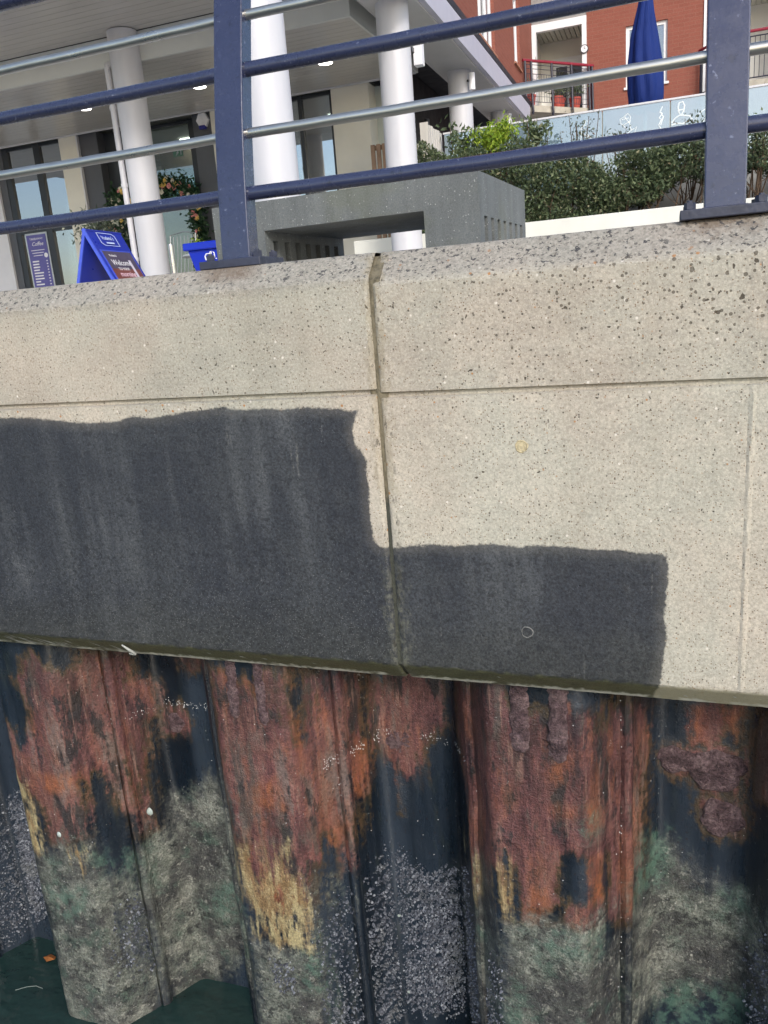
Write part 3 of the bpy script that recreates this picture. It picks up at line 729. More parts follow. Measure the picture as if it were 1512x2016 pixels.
# ------------------------------------------------------------------ railing
def paint_blue(name='navy_marine_paint', relief=.22):
    n = NT(name); z = n.sep(n.pos)[2]
    c = n.mix(n.noise(4, 4, .6), lin(40, 45, 72), lin(56, 62, 90))
    chip = n.step(n.noise(46, 4, .65), .655, .69); c = n.mix(n.math('MULTIPLY', chip, .7), c, lin(120, 126, 150))
    dk = n.step(n.noise(28, 5, .7), .58, .66); c = n.mix(n.math('MULTIPLY', dk, .55), c, lin(30, 32, 48))
    h = n.math('ADD', n.math('MULTIPLY', n.noise(16, 3, .5, n.scale(n.pos, (.6, .6, 3.2))), 1.), n.math('MULTIPLY', n.noise(90, 3), .4))
    return n.fin(c, n.rng(n.noise(20, 3), .3, .7, .20, .34), n.bump(h, relief, .005), spec=.6, Coat_Weight=.4, Coat_Roughness=.15)
PAINT = paint_blue()
PAINTR = paint_blue('navy_rail_paint', .05)
PAINTD = simple('dark_base_plate_paint', lin(54, 58, 74), .5, 0, .25, 20, .18, 60)
def stainless():
    n = NT('brushed_stainless'); h = n.noise(300, 2, .6, n.scale(n.pos, (1, .04, 1)))
    c = n.mix(n.noise(10, 4), lin(186, 184, 176), lin(216, 214, 206))
    return n.fin(c, n.rng(n.noise(6, 3), .3, .7, .26, .34), None, metal=.9)
STEEL = stainless()
rail = thing('quay_railing', 'navy blue and stainless tube railing along the quay edge', 'railing', (-.6, 2.66, .172))
# the posts bow landward as they rise: (z, offset)
BOW = [(.16, 0), (.30, .012), (.42, .026), (.52, .040), (.62, .056), (.73, .077), (.84, .102), (.95, .128), (1.03, .147), (1.15, .178), (1.25, .206)]
def bow(z):
    for (a, oa), (b, ob) in zip(BOW, BOW[1:]):
        if z <= b: return oa + (ob - oa) * (z - a) / (b - a)
    return BOW[-1][1]
PY = 2.635; PT = .072; PW = .112
def add_post(xc):
    m = MB(); zs = [.2 + i * .0525 for i in range(21)]; ring = []
    for z in zs:
        i = len(m.v); y = PY + bow(z); w = PW / 2
        m.v += [(xc - w, y, z), (xc + w, y, z), (xc + w, y + PT, z), (xc - w, y + PT, z)]; ring.append(i)
    for a, b in zip(ring, ring[1:]):
        for j in range(4): m.f.append((a + j, a + (j + 1) % 4, b + (j + 1) % 4, b + j))
    m.f += [(ring[0] + 3, ring[0] + 2, ring[0] + 1, ring[0]), (ring[-1], ring[-1] + 1, ring[-1] + 2, ring[-1] + 3)]
    p = m.build('post', PAINT, rail, bevel=.004)
    MB().box(xc - .122, xc + .122, 2.585, 2.585 + .19, .172, .200).build('base_plate', PAINTD, p, bevel=.003)
    wl = MB().box(xc - PW / 2 - .006, xc + PW / 2 + .006, PY - .006, PY + PT + .006, .199, .2045)
    wl.build('weld_bead', PAINT, p, bevel=.002)
    for dx in (-.095, .095):
        for yy in (2.625, 2.745):
            b = MB(); b.lathe((xc + dx, yy, .2), [(.014, 0), (.014, .004)], 14); b.lathe((xc + dx, yy, .2), [(.0165, .003), (.0165, .021)], 6); b.lathe((xc + dx, yy, .2), [(.008, .02), (.0075, .027)], 10)
            b.build('bolt', PAINTD, p)
    return p
PX = (-1.462, .148, 1.76, -3.07)
for x in PX: add_post(x)
xs = sorted((-4.6,) + PX + (3.3,))
for z, r, mt in ((.421, .0235, PAINTR), (.622, .0168, STEEL), (.836, .0242, PAINTR), (1.018, .0168, STEEL)):
    y = PY + PT / 2 + bow(z)
    for a, b in zip(xs, xs[1:]):
        a2 = a + (PW / 2 - .004 if a > -4.5 else 0); b2 = b - (PW / 2 - .004 if b < 3.2 else 0)
        m = MB(); k = 14; m.tube([(a2 + (b2 - a2) * i / k, y + .0006 * math.sin(i * 1.7), z - .003 * math.sin(math.pi * i / k) + .0006 * math.sin(i * 2.3)) for i in range(k + 1)], r, 20)
        m.build('rail', mt, rail, True)
# heavy top rail, out of the picture
m = MB(); m.tube([(-4.6, PY + PT / 2 + .2, 1.27), (3.3, PY + PT / 2 + .2, 1.27)], .03, 16); m.build('handrail', PAINT, rail, True)

# ------------------------------------------------------------------ concrete bench
def terrazzo():
    n = NT('dark_speckled_concrete')
    c = n.mix(n.noise(3, 4, .6), lin(92, 96, 96), lin(122, 126, 125))
    st = n.noise(12, 4, .6, n.scale(n.pos, (1, 1, .12))); k = n.rng(st, .3, .7, .82, 1.12); c = n.mix(1., c, n.comb(k, k, k), 'MULTIPLY')
    k = n.rng(n.noise(150, 3, .7), .3, .7, .75, 1.25); c = n.mix(1., c, n.comb(k, k, k), 'MULTIPLY')
    d, cc = n.vor(75); r, g, b = n.sep(cc)
    c = n.mix(n.math('MULTIPLY', n.step(d, .30, .14), n.step(r, .80, .84)), c, lin(160, 162, 160))
    d, cc = n.vor(28); r, g, b = n.sep(cc)
    c = n.mix(n.math('MULTIPLY', n.step(d, .085, .04), n.step(g, .78, .80)), c, lin(214, 214, 210))
    c = n.mix(n.math('MULTIPLY', n.step(n.noise(2.2, 3), .52, .66), .3), c, lin(100, 104, 78))
    return n.fin(c, .75, n.bump(n.noise(160, 3), .3, .004))
TERR = terrazzo()
bench = thing('concrete_bench', 'dark speckled concrete bench block with slotted ends and open middle', 'bench', (-1.7, 4.75, G))
BR = Matrix.Rotation(math.radians(-3.4), 4, 'Z'); BO = Vector((-.915, 4.22, 0))
def bbox(mb, *d):
    i = len(mb.v); mb.box(*d)
    for j in range(i, len(mb.v)): mb.v[j] = tuple(BR @ Vector(mb.v[j]) + BO)
BL, BD, BT, BOP = 1.60, 1.04, .622, .463
m = MB(); bbox(m, -BL, 0, 0, BD, BOP, BT); m.build('seat_slab', TERR, bench)
for x0, x1 in ((-.30, 0), (-BL, -BL + .335)):
    m = MB(); ns = 7; sw = .062; pitch = .134; y = (BD - (ns - 1) * pitch - sw) / 2
    bbox(m, x0, x1, 0, BD, G, G + .06); bbox(m, x0, x1, 0, BD, .412, BOP)
    ys = [0]
    for i in range(ns): ys += [y + i * pitch, y + i * pitch + sw]
    ys.append(BD)
    for a, b in zip(ys[::2], ys[1::2]): bbox(m, x0, x1, a, b, G + .06, .412)
    m.build('slotted_end', TERR, bench)

# ------------------------------------------------------------------ shop building with its canopy and columns
WHITE = simple('white_render', lin(212, 212, 216), .6, 0, .05, 2, .15, 80)
CREAM = simple('cream_render', lin(222, 219, 208), .75, 0, .06, 1.5, .2, 80)
DGREY = simple('dark_grey_panel', lin(84, 86, 92), .45, 0, .08, 3)
FRAME = simple('anthracite_frame', lin(46, 50, 56), .4, 0, .1, 8)
CHAR = simple('charcoal_wall', lin(44, 40, 42), .7, 0, .25, 1.5)
CEILD = simple('dark_ceiling', lin(38, 40, 48), .6, 0, .15, 2)
COLW = simple('column_paint', lin(200, 200, 205), .42, 0, .07, 2.5, .06, 40, .5, True)
def soffit_mat():
    n = NT('grey_metal_soffit'); k = n.rng(n.noise(3, 3, .6, n.scale(n.pos, (.4, 3, 1))), .3, .7, .93, 1.06)
    c = n.mix(1., lin(180, 177, 173), n.comb(k, k, k), 'MULTIPLY')
    return n.fin(c, .3, None, .0, .6)
SOFF = soffit_mat()
def glass(name, tint=(.82, .90, .88, 1), refl=.10, ior=1.55, rough=.01, tr=1.):
    n = NT(name); t = n.t
    tr_ = t.nodes.new('ShaderNodeBsdfTransparent'); tr_.inputs[0].default_value = tint
    gl = t.nodes.new('ShaderNodeBsdfGlossy'); gl.inputs['Roughness'].default_value = rough; gl.inputs['Color'].default_value = (.95, .97, 1, 1)
    fr = t.nodes.new('ShaderNodeFresnel'); fr.inputs[0].default_value = ior
    f = n.math('ADD', fr.outputs[0], refl, clamp=True)
    mx = t.nodes.new('ShaderNodeMixShader'); n.put(mx.inputs[0], f); t.links.new(tr_.outputs[0], mx.inputs[1]); t.links.new(gl.outputs[0], mx.inputs[2])
    t.links.new(mx.outputs[0], n.out.inputs[0]); return n.m
GLASS = glass('shop_glass', (.55, .62, .60, 1), .42)
GLASSD = glass('portal_glass', (.80, .88, .85, 1), .07)
def emit(name, col, s):
    n = NT(name); n.fin(lin(250, 250, 245), .4, Emission_Color=col, Emission_Strength=s); return n.m
LAMP = emit('lit_lamp', (1., .97, .9, 1), 6.0)

shop = thing('shop_building', 'white commercial building with slatted canopy, round columns and dark shopfronts', 'building', (-8, 12, G))
Y0 = 13.3; ZS = 3.5
# piers (with their reveals)
for a, b, mt, y in ((-15, -12.42, WHITE, Y0), (-12.42, -12.25, DGREY, Y0 + .05), (-10.82, -10.40, CREAM, Y0), (-7.55, -6.10, CREAM, Y0), (-5.27, -4.62, CREAM, Y0)):
    bx('pier', mt, shop, a, b, y, y + .45, G, ZS - .004)
for a, b in ((-10.40, -10.0), (-7.95, -7.55)): bx('cladding_panel', DGREY, shop, a + .002, b - .002, Y0 + .06, Y0 + .4, G, ZS - .004)
bx('pier', simple('pale_side_wall', lin(196, 204, 200), .6, 0, .05), shop, -4.62, -4.30, Y0 + .35, Y0 + .6, G, ZS - .004)
bx('side_wall', CHAR, shop, -4.62, -4.30, Y0 + .61, 21, G, 3.9)
bx('lit_edge_strip', WHITE, shop, -10.425, -10.398, Y0 - .004, Y0 + .1, G, ZS - .004)  # white strip painting the lit edge of the cream pier
# windows
def window(x0, x1, mull, transom, y=Y0 + .10, fw=.09, z0=G + .02, z1=ZS - .01, left=True, right=True, gm=GLASS):
    w = MB(); xs = [x0] + list(mull) + [x1]
    f = MB()
    if left: f.box(x0, x0 + fw, y - .04, y + .06, z0, z1)
    if right: f.box(x1 - fw, x1, y - .04, y + .06, z0, z1)
    for q in mull: f.box(q - fw * .55, q + fw * .55, y - .045, y + .055, z0 + .001, z1 - .001)
    f.box(x0 + .001, x1 - .001, y - .03, y + .045, z1 - .06, z1 - .002); f.box(x0 + .001, x1 - .001, y - .03, y + .045, z0 + .002, z0 + .10)
    for t in transom: f.box(x0 + .002, x1 - .002, y - .032, y + .048, t - .035, t + .035)
    fr = f.build('window_frame', FRAME, shop, bevel=.004)
    for a, b in zip(xs, xs[1:]):
        zz = [z0] + list(transom) + [z1]
        for c, d in zip(zz, zz[1:]):
            MB().box(a + .03, b - .03, y, y + .012, c + .02, d - .02).build('pane', gm, fr)
window(-12.25, -10.82, (-11.42,), (1.93,), fw=.13, right=False)
window(-6.10, -5.27, (-5.87,), (1.30,), fw=.06)
# door portal, glazed and set back, with a pale glass header
window(-10.0, -7.95, (-9.68,), (), y=Y0 + .30, fw=.22, gm=GLASSD)
bx('header_glass', glass('pale_green_header', (.55, .72, .66, 1), .12), shop, -9.5, -7.99, Y0 + .9, Y0 + .915, 2.32, 2.82)
# inside
ROOM = simple('shop_plaster', lin(190, 180, 158), .8, 0, .12, 1.2)
bx('back_wall', ROOM, shop, -15, -4.7, 17.0, 17.2, G, ZS)
bx('room_floor', simple('shop_floor', lin(120, 104, 86), .5, 0, .2, 3), shop, -15, -4.7, Y0 + .5, 17.0, G + .005, G + .02)
bx('room_ceiling', simple('shop_ceiling', lin(150, 148, 142), .8), shop, -15, -4.7, Y0 + .46, 17.0, ZS + .01, ZS + .1)
bx('partition', ROOM, shop, -7.4, -7.25, Y0 + .5, 16.9, G + .03, ZS)
bx('bulkhead', simple('brown_bulkhead', lin(120, 106, 90), .7), shop, -9.9, -8.0, 15.2, 15.5, 2.7, ZS)
bx('counter', simple('counter_wood', lin(120, 88, 60), .5, 0, .25, 4), shop, -9.6, -7.9, 15.6, 16.2, G + .03, 1.25)
bx('shelf', simple('shelf_metal', lin(170, 172, 164), .4), shop, -6.05, -5.3, 14.2, 14.45, 2.28, 2.32)
bx('shelf', simple('shelf_dark', lin(96, 86, 70), .6), shop, -6.05, -5.3, 14.25, 14.6, 1.55, 1.62)
for i in range(5):
    b = MB(); b.lathe((-5.95 + i * .13, 14.3, 2.08), [(.012, .2), (.008, .12), (.03, .08), (.034, 0)], 10); b.build('hanging_glass', glass('wine_glass', (.8, .85, .85, 1), .3), shop, True)
for x in (-11.5, -8.9, -5.7):
    bx('ceiling_light', LAMP, shop, x - .3, x + .3, 14.9, 15.2, ZS - .03, ZS)
# soffits: narrow metal boards with shadow gaps
for base, ya, yb, xa, xb in ((ZS, 10.43, 13.29, -15, -3.80), (3.86, 8.0, 10.38, -15, -3.80)):
    y = ya; i = 0
    while y < yb - .05:
        w = min(.148, yb - y)
        MB().box(xa, xb, y, y + w - .006, base, base + .02).build('soffit_board', SOFF, shop)
        y += .148
    bx('soffit_backing', CEILD, shop, xa + .01, xb - .01, ya, yb, base + .021, base + .06)
bx('soffit_trim', WHITE, shop, -15, -3.80, Y0 - .05, Y0 - .012, ZS - .02, ZS + .015)
BEAM = simple('beam_white', lin(206, 208, 206), .5, 0, .04, 2)
bx('beam', BEAM, shop, -15, -3.80, 10.38, 10.43, ZS - .004, 3.855)
bx('beam', BEAM, shop, -3.80, -3.77, 10.381, 13.32, ZS - .003, 3.80)
bx('roof_slab', CEILD, shop, -15, -3.81, 7.95, 21, 3.93, 4.2)
bx('dark_ceiling', CEILD, shop, -4.30, -2.9, 6.2, 21, 3.95, 4.05)
# side canopy over the colonnade
CAN = simple('canopy_grey', lin(190, 190, 190), .5, 0, .04, 2)
bx('canopy_soffit', CAN, shop, -3.5, -2.875, 6.0, 18.3, ZS, ZS + .06)
bx('canopy_edge', CAN, shop, -3.52, -3.502, 6.0, 18.3, ZS - .002, ZS + .4)
bx('fascia', simple('fascia_lilac_white', lin(186, 186, 200), .5, 0, .03, 2), shop, -2.872, -2.80, 5.95, 18.3, ZS - .012, 3.80)
bx('fascia_lip', CAN, shop, -2.905, -2.874, 5.96, 18.3, ZS - .03, ZS - .001)
for (x, y, r) in ((-7.04, 10.3, .205), (-3.2, 6.62, .205), (-3.2, 10.3, .2), (-3.2, 13.7, .19), (-3.2, 16.95, .17)):
    m = MB(); zt = ZS + (.35 if x < -5 else 0); m.lathe((x, y, 0), [(r, G), (r, 1.2), (r, 2.4), (r, zt)], 40); m.build('column', COLW, shop, True, ang=60)
m = MB(); m.tube([(-7.30, 10.22, 3.42), (-7.30, 10.22, G)], .042, 14); m.tube([(-7.30, 10.22, 3.40), (-7.30, 10.22, 3.46), (-7.22, 10.32, 3.5)], .045, 12)
dpipe = m.build('downpipe', COLW, shop, True)
for z in (.9, 1.9, 2.9): m = MB(); m.lathe((-7.30, 10.22, z), [(.05, 0), (.05, .05)], 14); m.build('pipe_collar', COLW, dpipe)
def downlight(x, y, z):
    m = MB(); m.lathe((x, y, z - .012), [(.125, 0), (.125, .02)], 28); o = m.build('downlight', BEAM, shop, True)
    m = MB(); m.lathe((x, y, z - .016), [(.105, 0), (.105, .006)], 28); m.build('lamp_disc', LAMP, o)
for x, y, z in ((-9.07, 11.92, ZS), (-4.78, 11.95, ZS), (-11.2, 11.93, ZS), (-6.9, 11.93, ZS)): downlight(x, y, z)

# signs and fittings on the shopfront
EXITG = simple('exit_sign_green', lin(20, 150, 96), .4)
WPR = simple('white_print', lin(236, 236, 240), .6)
ex = thing('exit_sign', 'small green running-man exit sign hanging behind the shop glass', 'sign', (-8.5, 14.0, 2.95))
bx('panel', EXITG, ex, -8.83, -8.62, 14.0, 14.02, 3.0, 3.14)
m = MB(); yy = 13.997
m.box(-8.665, -8.64, yy - .002, yy, 3.02, 3.12); m.lathe((-8.72, yy, 3.115), [(.001, 0), (.012, .004), (.012, .012), (.001, .016)], 8)
m.prism([(-8.75, yy, 3.07), (-8.71, yy, 3.10), (-8.70, yy, 3.06), (-8.73, yy, 3.04), (-8.76, yy, 3.015), (-8.77, yy, 3.02), (-8.745, yy, 3.05)], (0, -.002, 0)); m.build('pictogram', WPR, ex)
al = thing('alarm_box', 'white and blue alarm box high on the dark cladding panel', 'alarm box', (-7.73, 13.3, 3.3))
m = MB(); m.lathe((0, 0, 0), [(.13, 0), (.13, .05), (.11, .06)], 6); m.v = [(v[0] * .95 - 7.72, Y0 + .058 - v[2], 3.37 + v[1]) for v in m.v]; m.build('housing', WPR, al)
m = MB(); m.box(-7.79, -7.66, Y0 - .03, Y0 + .057, 3.22, 3.285); m.build('strobe', simple('blue_lens', lin(36, 40, 130), .3), al, bevel=.02)
nt = thing('door_notice', 'small white notice with dark print on the grey cladding panel', 'notice', (-7.7, 13.35, 1.4))
bx('sheet', WPR, nt, -7.77, -7.69, Y0 + .048, Y0 + .058, 1.38, 1.58)
m = MB()
for i in range(3): m.box(-7.755 + .02 * (i % 2), -7.705, Y0 + .044, Y0 + .047, 1.42 + i * .05, 1.44 + i * .05)
m.build('print', simple('dark_red_print', lin(110, 60, 66), .6), nt)

# takeaway coffee poster on the left window
PURP = simple('poster_purple', lin(96, 92, 158), .5, 0, .05, 3)
po = thing('coffee_poster', 'tall purple takeaway coffee menu poster on the left shop window', 'poster', (-11.77, 13.34, .4))
bx('sheet', PURP, po, -11.995, -11.53, Y0 + .035, Y0 + .045, .35, 1.87)
bx('border', simple('poster_border', lin(186, 194, 200), .5), po, -12.03, -11.495, Y0 + .047, Y0 + .052, .3, 1.905)
ty = Y0 + .032; XD, ZD = (1, 0, 0), (0, 0, 1)
text('lettering', 'TAKEAWAY', .055, (-11.76, ty, 1.775), XD, ZD, WPR, po, 'CENTER', sx=1.1)
text('lettering', 'Coffee', .105, (-11.75, ty, 1.665), XD, ZD, WPR, po, 'CENTER', shear=.35)
m = MB()
for i, (a, b) in enumerate(((-11.93, -11.60), (-11.91, -11.63), (-11.89, -11.66))): m.box(a, b, ty, ty + .002, 1.575 - i * .05, 1.587 - i * .05)
for i in range(9):
    m.box(-11.94, -11.94 + (.16, .15, .16, .14, .23, .21, .22, .12, .20)[i], ty, ty + .002, 1.36 - i * .055, 1.385 - i * .055)
    m.box(-11.60, -11.57, ty, ty + .002, 1.36 - i * .055, 1.38 - i * .055)
for i, (a, b) in enumerate(((-11.84, -11.66), (-11.89, -11.61), (-11.80, -11.62), (-11.83, -11.60), (-11.80, -11.68), (-11.92, -11.58), (-11.95, -11.56))): m.box(a, b, ty, ty + .002, .82 - i * .06, .835 - i * .06)
m.build('menu_lines', WPR, po)
m = MB(); m.lathe((0, 0, 0), [(.045, 0), (.045, .002)], 20); m.v = [(v[0] - 11.585, ty - v[2] + .002, 1.475 + v[1]) for v in m.v]; m.build('badge', WPR, po)

# sandwich board
BLUE = simple('sign_blue', lin(32, 52, 168), .35, 0, .06, 2)
BLUE2 = simple('sign_blue_edge', lin(70, 90, 200), .35, 0, .06, 2)
ab = thing('sandwich_board', 'blue folding sandwich board with a breakfast poster beside the column', 'sign', (-6.3, 8.4, G))
RA, RB = Vector((-6.35, 8.0, 1.12)), Vector((-6.40, 8.72, 1.12))
ud = (RB - RA).normalized(); dn = Vector((.485, .03, -.955)).normalized(); dl = Vector((-.32, -.02, -.955)).normalized()
LEN = 1.0
nr = ud.cross(dn).normalized()
if nr.x < 0: nr = -nr
def panel(dirv, nrm, name, mt, u0, u1, v0, v1, d0, d1, par, bev=0):
    c = [RA + ud * u + dirv * v for u, v in ((u0, v0), (u1, v0), (u1, v1), (u0, v1))]
    m = MB(); m.prism([p + nrm * d0 for p in c], nrm * (d1 - d0)); return m.build(name, mt, par, bevel=bev)
W = (RB - RA).length
fp = panel(dn, nr, 'front_panel', BLUE, 0, W, 0, LEN, -.025, 0, ab, .006)
panel(dn, nr, 'side_strip', BLUE2, -.022, -.001, 0, LEN, -.03, .006, ab)
nl = -ud.cross(dl).normalized()
if nl.x > 0: nl = -nl
panel(dl, nl, 'rear_panel', BLUE, 0, W, 0, LEN, -.025, 0, ab, .006)
panel(dl, nl, 'side_strip', BLUE2, -.022, -.001, 0, LEN, -.03, .006, ab)
panel(dn, nr, 'poster_frame', BLUE2, .05, W - .05, .27, .98, .001, .006, ab)
panel(dn, nr, 'poster', simple('poster_slate', lin(82, 74, 96), .5, 0, .12, 3), .07, W - .07, .29, .52, .007, .010, ab)
panel(dn, nr, 'poster', simple('poster_brown', lin(122, 70, 66), .5, 0, .2, 6), .07, W - .07, .521, .96, .007, .010, ab)
def on(u, v, d=.0125): return RA + ud * u + dn * v + nr * d
def ring_line(name, pts, w, mt, par):
    m = MB(); n_ = len(pts); i = len(m.v); c = Vector((sum(p[0] for p in pts) / n_, sum(p[1] for p in pts) / n_))
    for p in pts:
        q = Vector(p); d = (q - c).normalized() * w
        m.v.append(tuple(on(q.x, q.y))); m.v.append(tuple(on(q.x - d.x, q.y - d.y)))
    for k in range(n_): a, b = i + 2 * k, i + 2 * ((k + 1) % n_); m.f.append((a, b, b + 1, a + 1))
    return m.build(name, mt, par)
LOGO = simple('logo_white', lin(206, 220, 250), .5)
ring_line('logo_outline', [(.16, .045), (.47, .045), (.52, .075), (.52, .215), (.21, .215), (.16, .185)], .014, LOGO, ab)
up = -dn
text('lettering', "Vodena's", .075, on(.34, .135), ud, up, LOGO, ab, 'CENTER', sx=.88)
m = MB(); m.poly(on(.27, .165), on(.43, .165), on(.43, .185), on(.27, .185)); m.build('logo_strapline', LOGO, ab)
text('lettering', "Vodena's", .04, on(.16, .36), ud, up, WPR, ab)
text('lettering', 'Welcome', .105, on(.14, .475), ud, up, WPR, ab, sx=.92)
text('lettering', 'TO YOUR', .05, on(.20, .54), ud, up, WPR, ab)
text('lettering', 'morning', .10, on(.17, .625), ud, up, simple('pink_print', lin(240, 206, 220), .6), ab, sx=.95)
def blob(name, cu, cv, ru, rv, d, mt, a0=0, a1=6.2832):
    m = MB(); k = 18; m.poly(*[on(cu + ru * math.cos(a0 + (a1 - a0) * i / k), cv + rv * math.sin(a0 + (a1 - a0) * i / k), d) for i in range(k)]); return m.build(name, mt, ab)
blob('plate_picture', .36, .84, .24, .15, .0115, simple('plate_white', lin(206, 216, 232), .5))
blob('pastry_picture', .38, .83, .17, .12, .0122, simple('pastry_orange', lin(206, 128, 82), .6, 0, .35, 14))
blob('jam_picture', .46, .86, .10, .07, .0128, simple('jam_red', lin(170, 70, 76), .5, 0, .3, 20))
panel(dn, nr, 'steam_picture', simple('steam_pale', lin(206, 200, 214), .5), .50, .55, .40, .66, .0112, .0116, ab)
m = MB(); m.lathe((0, 0, 0), [(.028, 0), (.028, .003)], 16)
bc = RA + ud * .30 + dn * .72 - nr * .028
q = (-nr).to_track_quat('Z', 'Y').to_matrix(); m.v = [tuple(q @ Vector(v) + bc) for v in m.v]
bc2 = RA + ud * .25 + dl * .70 - nl * .028; q2 = (-nl).to_track_quat('Z', 'Y').to_matrix()
m.v = [tuple(q2 @ (q.inverted() @ (Vector(v) - bc)) + bc2) for v in m.v]
m.build('round_sticker', WPR, ab)

# blue planter with a script initial
pl = thing('blue_planter', 'bright blue tapered planter with a white script initial behind the railing post', 'planter', (-4.35, 7.7, G))
RBLU = simple('royal_blue_plastic', lin(14, 44, 176), .35, 0, .05, 2)
m = MB()
def frus(x0, x1, y0, y1, z0, X0, X1, Y0_, Y1_, z1):
    i = len(m.v)
    m.v += [(x0, y0, z0), (x1, y0, z0), (x1, y1, z0), (x0, y1, z0), (X0, Y0_, z1), (X1, Y0_, z1), (X1, Y1_, z1), (X0, Y1_, z1)]
    m.f += [(i, i + 3, i + 2, i + 1), (i + 4, i + 5, i + 6, i + 7), (i, i + 1, i + 5, i + 4), (i + 1, i + 2, i + 6, i + 5), (i + 2, i + 3, i + 7, i + 6), (i + 3, i, i + 4, i + 7)]
frus(-4.58, -4.22, 7.58, 7.94, G, -4.71, -4.09, 7.5, 8.02, .70); m.build('tub', RBLU, pl, bevel=.01)
m = MB(); m.box(-4.745, -4.055, 7.465, 8.055, .70, .775); m.build('rim', RBLU, pl, bevel=.012)
yb_ = lambda z: 7.58 - .08 * (z - G) / (.70 - G) - .004
sc_ = [(-4.50, .655), (-4.535, .655), (-4.555, .63), (-4.55, .60), (-4.525, .592), (-4.495, .61), (-4.475, .65), (-4.472, .675), (-4.485, .672), (-4.497, .64), (-4.51, .60), (-4.52, .585)]
m = MB(); m.tube([(x + .04, yb_(z), z) for x, z in sc_], [.004, .006, .008, .009, .008, .006, .006, .005, .006, .009, .007, .003], 8)
sc2 = [(-4.455, .67), (-4.44, .655), (-4.445, .62), (-4.47, .60), (-4.49, .605)]
m.tube([(x + .04, yb_(z), z) for x, z in sc2], [.004, .007, .008, .006, .003], 8); m.tube([(-4.39, yb_(.6), .598), (-4.388, yb_(.6), .606)], .008, 8)
m.build('script_initial', WPR, pl, True)

# ------------------------------------------------------------------ leaves and plants
def leaf_mat(name, stops, rough=.5, trans=.25):
    n = NT(name); c = n.ramp(n.island(), stops)
    k = n.rng(n.noise(25, 2), .3, .7, .8, 1.2); c = n.mix(1., c, n.comb(k, k, k), 'MULTIPLY')
    n.fin(c, rough, spec=.4)
    tr = n.t.nodes.new('ShaderNodeBsdfTranslucent'); n.put(tr.inputs[0], c)
    mx = n.t.nodes.new('ShaderNodeMixShader'); mx.inputs[0].default_value = trans
    n.t.links.new(n.b.outputs[0], mx.inputs[1]); n.t.links.new(tr.outputs[0], mx.inputs[2]); n.t.links.new(mx.outputs[0], n.out.inputs[0])
    return n.m
def leaf(m, p, d, up, L, w, fold=.25):
    """one pointed, folded leaf of two quads"""
    d = d.normalized(); s = d.cross(up)
    s = s.normalized() if s.length > 1e-4 else d.orthogonal().normalized()
    u = s.cross(d); i = len(m.v)
    for q in (p, p + d * L * .45 + s * w - u * fold * w * -1, p + d * L, p + d * L * .45 - s * w + u * fold * w, p + d * L * .45 - u * w * fold):
        m.v.append(tuple(q))
    m.f += [(i, i + 4, i + 2, i + 1), (i, i + 3, i + 2, i + 4)]
def rv(r, s=1.): return Vector((r.gauss(0, s), r.gauss(0, s), r.gauss(0, s)))
GREEN = leaf_mat('hedge_leaf', [(0, (.06, .09, .045)), (.35, (.11, .155, .08)), (.7, (.155, .20, .10)), (.92, (.22, .26, .14)), (1., (.34, .32, .20))])
LIME = leaf_mat('lime_leaf', [(0, (.14, .24, .03)), (.5, (.28, .42, .04)), (1., (.46, .54, .08))])
DULL = leaf_mat('dusty_leaf', [(0, (.04, .065, .04)), (.5, (.08, .11, .06)), (.85, (.14, .16, .09)), (1., (.20, .12, .08))])
REDL = leaf_mat('cordyline_leaf', [(0, (.05, .012, .016)), (.5, (.10, .022, .026)), (1., (.17, .05, .045))], .4, .15)
TWIG = simple('twig_bark', lin(84, 68, 54), .9, 0, .3, 30)
WIREM = simple('dark_iron', lin(40, 42, 58), .45)

# garland of roses round the shop door
gd = thing('flower_garland', 'leafy garland with pink and yellow roses round the glass shop door', 'garland', (-8.9, 13.2, G))
r = random.Random(31); m = MB(); fl = {'pink': MB(), 'yellow': MB(), 'white': MB()}
path = [(-9.72, G), (-9.66, .9), (-9.68, 1.4), (-9.72, 1.9), (-9.68, 2.25), (-9.4, 2.34), (-9.0, 2.36), (-8.6, 2.40), (-8.25, 2.36), (-8.05, 2.18), (-7.98, 1.8), (-7.99, 1.4), (-7.96, 1.0), (-7.98, G)]
for (xa, za), (xb, zb) in zip(path, path[1:]):
    L = math.hypot(xb - xa, zb - za); nn = int(L * 900)
    for _ in range(nn):
        t = r.random(); sp = .09 if za > 2 or zb > 2 else .075
        p = Vector((xa + (xb - xa) * t + r.gauss(0, sp), 13.22 + r.gauss(0, .06), za + (zb - za) * t + r.gauss(0, sp)))
        leaf(m, p, rv(r) + Vector((0, -.6, 0)), rv(r), r.uniform(.06, .12), r.uniform(.016, .028))
    for _ in range(int(L * 19)):
        t = r.random(); k = r.choice(('pink', 'pink', 'yellow', 'yellow', 'white')); R = r.uniform(.032, .055)
        p = Vector((xa + (xb - xa) * t + r.gauss(0, .06), 13.12 + r.gauss(0, .02), za + (zb - za) * t + r.gauss(0, .06)))
        for q, h in ((1., 0.), (.72, -.012), (.42, -.022)):
            i = len(fl[k].v)
            for j in range(8):
                a = 6.2832 * j / 8 + q * 2; w = q * R * (1 + .12 * (j % 2)); fl[k].v.append((p.x + w * math.cos(a), p.y + h + .012 * (j % 2), p.z + w * math.sin(a)))
            fl[k].v.append((p.x, p.y + h + .012, p.z))
            for j in range(8): fl[k].f.append((i + (j + 1) % 8, i + j, i + 8))
o = m.build('foliage', leaf_mat('garland_leaf', [(0, (.015, .045, .022)), (.6, (.035, .09, .04)), (1., (.09, .15, .07))]), gd); o['kind'] = 'stuff'
